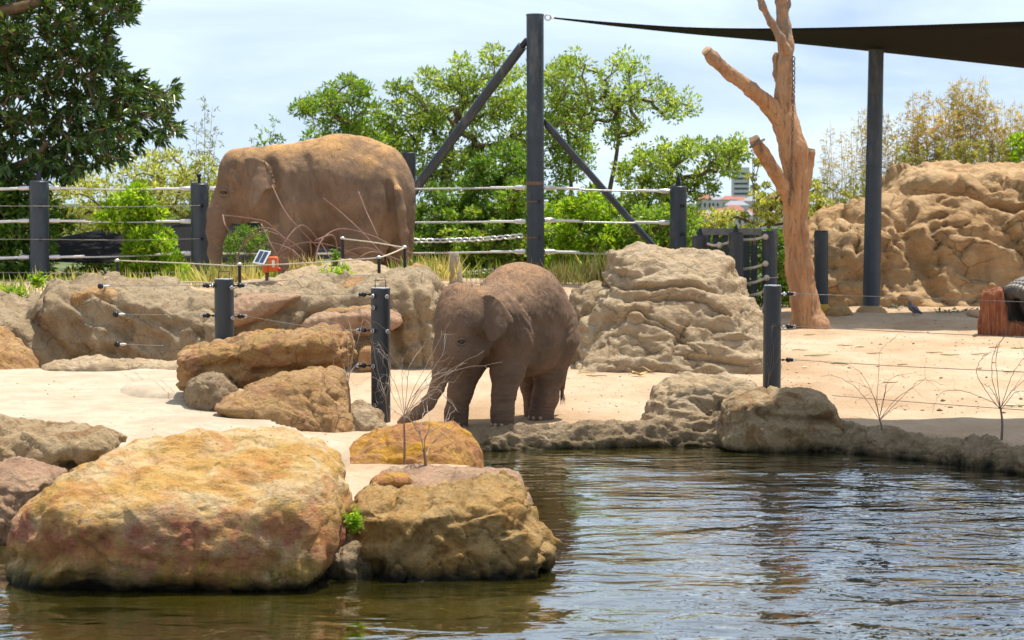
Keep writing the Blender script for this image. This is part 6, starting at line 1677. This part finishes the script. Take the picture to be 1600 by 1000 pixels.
tree('leafy_bush', 'shadowy hedge behind the timber gate', 'bush', [(1085, 372), (1150, 362), (1235, 366), (1240, 480), (1085, 480)], 36.4, 0.4, 110, 60, 13, 0.10, 0.055, M_lf_bush, [(1160, 440), (1160, 420), (1160, 400)], 0.04, group=G2)
# bamboo: canes with sprays of narrow leaves
def bamboo(label, canes, D, mat, cane_mat, leaf=0.13, lw=0.016, group='bamboo clumps', per=7, name='bamboo', top_only=0.25, r=0.010, zfoot=None):
    fx = U(sum(c_[0] for c_ in canes) / len(canes), 440, D).x
    zf = ground_z(fx, D) if zfoot is None else zfoot
    e = empty(name, (fx, D, zf - 0.1), label, 'bamboo', group)
    allP, alld = [], []
    for (x0_, x1_, ytop, dd) in canes:
        a = U(x0_, 440, D + dd); a.z = zf - 0.1
        tp = U(x1_, ytop, D + dd)
        md = a.lerp(tp, 0.55) + Vector((rng.normal(0, .06), 0, 0))
        cp = curve_pts([a, md, tp], 10)
        MB().tube(cp, np.linspace(r, r * 0.25, len(cp)), 5).build('cane', cane_mat, e, smooth=True)
        L_ = np.linalg.norm(cp[-1] - cp[0])
        nn = int(L_ / 0.085)
        for i in range(nn):
            t = top_only + (1 - top_only) * (i + rng.uniform(0, 1)) / nn
            q = cp[min(len(cp) - 1, int(t * (len(cp) - 1)))] + (cp[1] - cp[0]) / np.linalg.norm(cp[1] - cp[0]) * rng.uniform(-.05, .05)
            sd = norm(np.array([rng.normal(), rng.normal() * .7, 0.35 + 0.3 * rng.normal()]))
            ln = rng.uniform(0.04, 0.36) * (1.1 - t * 0.65)
            for k in range(per):
                allP.append(q + sd * ln * rng.uniform(0.25, 1)); alld.append(sd * 0.7 + rng.normal(0, .55, 3) + np.array([0, 0, -0.1]))
    P = np.array(allP); d = norm(np.array(alld)); n = len(P)
    V, Fq = leaf_arrays(P, d, leaf * rng.uniform(.6, 1.2, n), lw * rng.uniform(.7, 1.3, n))
    mobj('foliage', V, Fq, mat, e)['kind'] = 'stuff'
    return e
M_cane = flat_mat('tan_cane', (0.40, 0.30, 0.16), 0.7, 0, 0.25, 20, 0.1)
bamboo('tall thin bamboo sprig rising left of the grown elephant head', [(316, 320, 145, 0), (318, 332, 165, .1), (313, 308, 190, .2), (320, 340, 200, 0)], 41, M_lf_olive, M_cane, 0.11, 0.02, per=5)
bamboo('small bushy sprig above the head of the grown elephant', [(412, 432, 180, 0), (410, 410, 192, .1), (405, 395, 212, .2), (415, 438, 205, 0), (408, 420, 200, .2)], 41, M_lf_mid, M_cane, 0.085, 0.03, per=9)
random.seed(5)
def canes(n, xa, xb, ytop, yv, lean=12, dv=0.5):
    return [(x_ + random.uniform(-8, 8), x_ + random.uniform(-lean, lean), ytop(x_) + random.uniform(-yv, yv), random.uniform(-dv, dv)) for x_ in np.linspace(xa, xb, n)]
bamboo('sparse dry bamboo canes above the left end of the cliff', canes(20, 1285, 1350, lambda x_: 225 - (x_ - 1285) * 0.4, 28), 42.5, M_lf_dry, M_cane, 0.10, 0.017, per=4)
bamboo('dry bamboo canes either side of the sail pole', canes(28, 1345, 1430, lambda x_: 190, 28), 42.3, M_lf_dry, M_cane, 0.11, 0.018, per=5)
bamboo('thick stand of dry bamboo above the cliff peak', canes(34, 1425, 1500, lambda x_: 165, 30), 42.0, M_lf_dry, M_cane, 0.11, 0.019, per=6)
bamboo('tallest feathery dry bamboo on the cliff top', canes(32, 1490, 1560, lambda x_: 140 if x_ < 1545 else 170, 26), 42.4, M_lf_dry, M_cane, 0.11, 0.019, per=6)
bamboo('dry bamboo at the right end of the cliff top', canes(34, 1550, 1650, lambda x_: 180, 30), 42.2, M_lf_dry, M_cane, 0.11, 0.019, per=6)
bamboo('olive bamboo hedge along the cliff crest', canes(34, 1410, 1640, lambda x_: 222, 12), 41.3, M_lf_olive, M_cane, 0.12, 0.018, per=10)
bamboo('low green bamboo at the left shoulder of the cliff', canes(20, 1262, 1400, lambda x_: 300 - (x_ - 1262) * 0.25, 18), 41.2, M_lf_olive, M_cane, 0.13, 0.022, per=10)
tree('leafy_bush', 'bright green shrub poking up at the right end of the cliff crest', 'bush', [(1575, 215), (1590, 200), (1610, 215), (1612, 250), (1580, 252)], 41.0, 0.2, 14, 40, 8, 0.11, 0.045, M_lf_bright, [(1592, 440), (1592, 300), (1592, 245)], 0.03, group=G2)

# grass and small herbs
def blades(name, label, patches, mat, D=None, kind='stuff'):
    Ps, ds, Ls = [], [], []
    for (x_, y_, wx_, n, h, D_) in patches:
        for k in range(n):
            q = np.array(U(x_ + rng.normal(0, wx_), y_, D_ + rng.normal(0, 0.25)))
            Ps.append(q); ds.append(norm(np.array([rng.normal(0, .28), rng.normal(0, .28), 1]))); Ls.append(h * rng.uniform(.4, 1.15))
    V, Fq = leaf_arrays(np.array(Ps), np.array(ds), np.array(Ls), np.full(len(Ls), 0.016), 0.1)
    o = mobj(name, V, Fq, mat)
    return tag(o, label, 'grass', kind=kind)
blades('grass', 'green grass along the terrace behind the grey wall', [(0, 462, 30, 220, .22, 25.5), (100, 448, 40, 120, .25, 30), (250, 446, 50, 150, .25, 30), (340, 446, 30, 160, .38, 29), (400, 446, 22, 120, .35, 28), (640, 440, 20, 160, .4, 31), (690, 440, 20, 110, .5, 34), (760, 440, 30, 90, .4, 35), (900, 448, 30, 130, .5, 35.5), (935, 448, 14, 120, .7, 35)], M_grass)
blades('grass', 'dry straw grass by the solar box and tall pole', [(345, 452, 22, 170, .36, 27), (390, 450, 14, 90, .36, 27), (120, 446, 60, 60, .3, 31), (690, 440, 14, 90, .5, 33), (890, 448, 30, 130, .5, 34.6), (950, 446, 10, 80, .6, 34.6), (480, 425, 18, 70, .25, 27.5)], M_grassd)
def herb(label, px, py, D, n, rad, h, leafL, leafW, mat, name='herb'):
    c0 = np.array(U(px, py, D))
    e = empty(name, tuple(c0), label, 'plant')
    Ps, ds = [], []
    for k in range(n):
        a = rng.uniform(0, 2 * math.pi); rr = rad * rng.uniform(0, 1) ** .6
        top = c0 + np.array([rr * math.cos(a), rr * math.sin(a) * .6, h * rng.uniform(.3, 1)])
        MB().tube([c0 + np.array([rr * .3 * math.cos(a), 0, 0]), top], 0.004, 4).build('stem', mat, e) if k < 12 else None
        for j in range(7):
            Ps.append(c0 + (top - c0) * rng.uniform(.35, 1) + rng.normal(0, .012, 3)); ds.append(norm(rng.normal(0, 1, 3) + np.array([0, 0, .5])))
    n_ = len(Ps)
    V, Fq = leaf_arrays(np.array(Ps), np.array(ds), leafL * rng.uniform(.6, 1.2, n_), np.full(n_, leafW))
    mobj('foliage', V, Fq, mat, e)['kind'] = 'stuff'
herb('small bright green herb growing between the golden and ochre boulders', 553, 832, 10.25, 34, 0.05, 0.12, 0.028, 0.014, M_lf_bright)
herb('leafy green weed on the pale slab before the grown elephant', 524, 442, 24.4, 40, 0.22, 0.20, 0.10, 0.022, M_lf_bright)
herb('upright green weed behind the leafy weed on the slab', 524, 425, 25.0, 16, 0.05, 0.32, 0.06, 0.025, M_lf_mid)
herb('low green weed on the left end of the grey wall', 16, 468, 23.6, 60, 0.24, 0.16, 0.06, 0.025, M_lf_bright)
herb('small green weed by the left fence post', 58, 450, 25.0, 24, 0.10, 0.18, 0.07, 0.03, M_lf_bright)

# ================================================================== THE FAR SUBURB
M_wall = flat_mat('pale_render', (0.58, 0.55, 0.52), 0.9, 0, 0.1, 1, 0)
M_wall2 = flat_mat('cream_render', (0.56, 0.50, 0.42), 0.9, 0, 0.1, 1, 0)
M_roof = flat_mat('red_tile', (0.36, 0.15, 0.11), 0.9, 0, 0.2, 1, 0)
M_roof2 = flat_mat('grey_tile', (0.30, 0.31, 0.34), 0.9, 0, 0.2, 1, 0)
M_glass = flat_mat('far_window', (0.05, 0.07, 0.09), 0.2, 0, 0.2, 1, 0)
random.seed(12)
def house(px, D, w_, d_, h_, rh, wm, rm, label, name='far_house', cat='house'):
    x_ = (px - 800) / F * D; z_ = ground_z(x_, D) - 1
    e = empty(name, (x_, D, z_), label, cat, 'houses of the far suburb')
    MB().box((x_, D, z_ + h_ / 2 + 0.5), (w_, d_, h_ + 1)).build('wall', wm, e)
    t = z_ + h_ + 1.0
    o = 0.5
    V = [(x_ - w_/2 - o, D - d_/2 - o, t), (x_ + w_/2 + o, D - d_/2 - o, t), (x_ + w_/2 + o, D + d_/2 + o, t), (x_ - w_/2 - o, D + d_/2 + o, t), (x_ - w_/4, D, t + rh), (x_ + w_/4, D, t + rh)]
    mobj('roof', V, [[0, 1, 5, 4], [1, 2, 5], [2, 3, 4, 5], [3, 0, 4], [3, 2, 1, 0]], rm, e)
    for k in range(3):
        MB().box((x_ - w_/3 + k * w_/3, D - d_/2 - 0.02, z_ + h_ * 0.6), (w_ * 0.14, 0.3, h_ * 0.35)).build('window', M_glass, e)
for k in range(17):
    px = [1092, 1110, 1128, 1146, 1163, 1180, 1198, 1216, 1232, 1100, 1120, 1138, 1156, 1176, 1194, 1212, 1150][k]
    D_ = [1180, 1240, 1200, 1260, 1210, 1240, 1180, 1220, 1200, 1420, 1460, 1440, 1480, 1430, 1450, 1470, 1330][k]
    rm = k % 3 != 1
    house(px, D_, random.uniform(9, 15), 9, random.uniform(5, 8), random.uniform(2.5, 4), (M_wall, M_wall2)[k % 2], M_roof if rm else M_roof2, ('pale far house with red tiled roof on the distant hill' if rm else 'pale far house with grey roof on the distant hill'))
x_, D_ = (1156 - 800) / F * 1650, 1650
z_ = ground_z(x_, D_)
tw = empty('far_tower', (x_, D_, z_), 'pale tower block on the skyline of the far suburb', 'building')
MB().box((x_, D_, z_ + 14), (13, 13, 30)).build('wall', M_wall, tw)
MB().box((x_ - 2, D_, z_ + 30), (5, 6, 4)).build('roof_house', M_roof2, tw)
for k in range(6):
    MB().box((x_, D_ - 6.6, z_ + 4 + 4 * k), (11, 0.4, 1.5)).build('window', M_glass, tw)
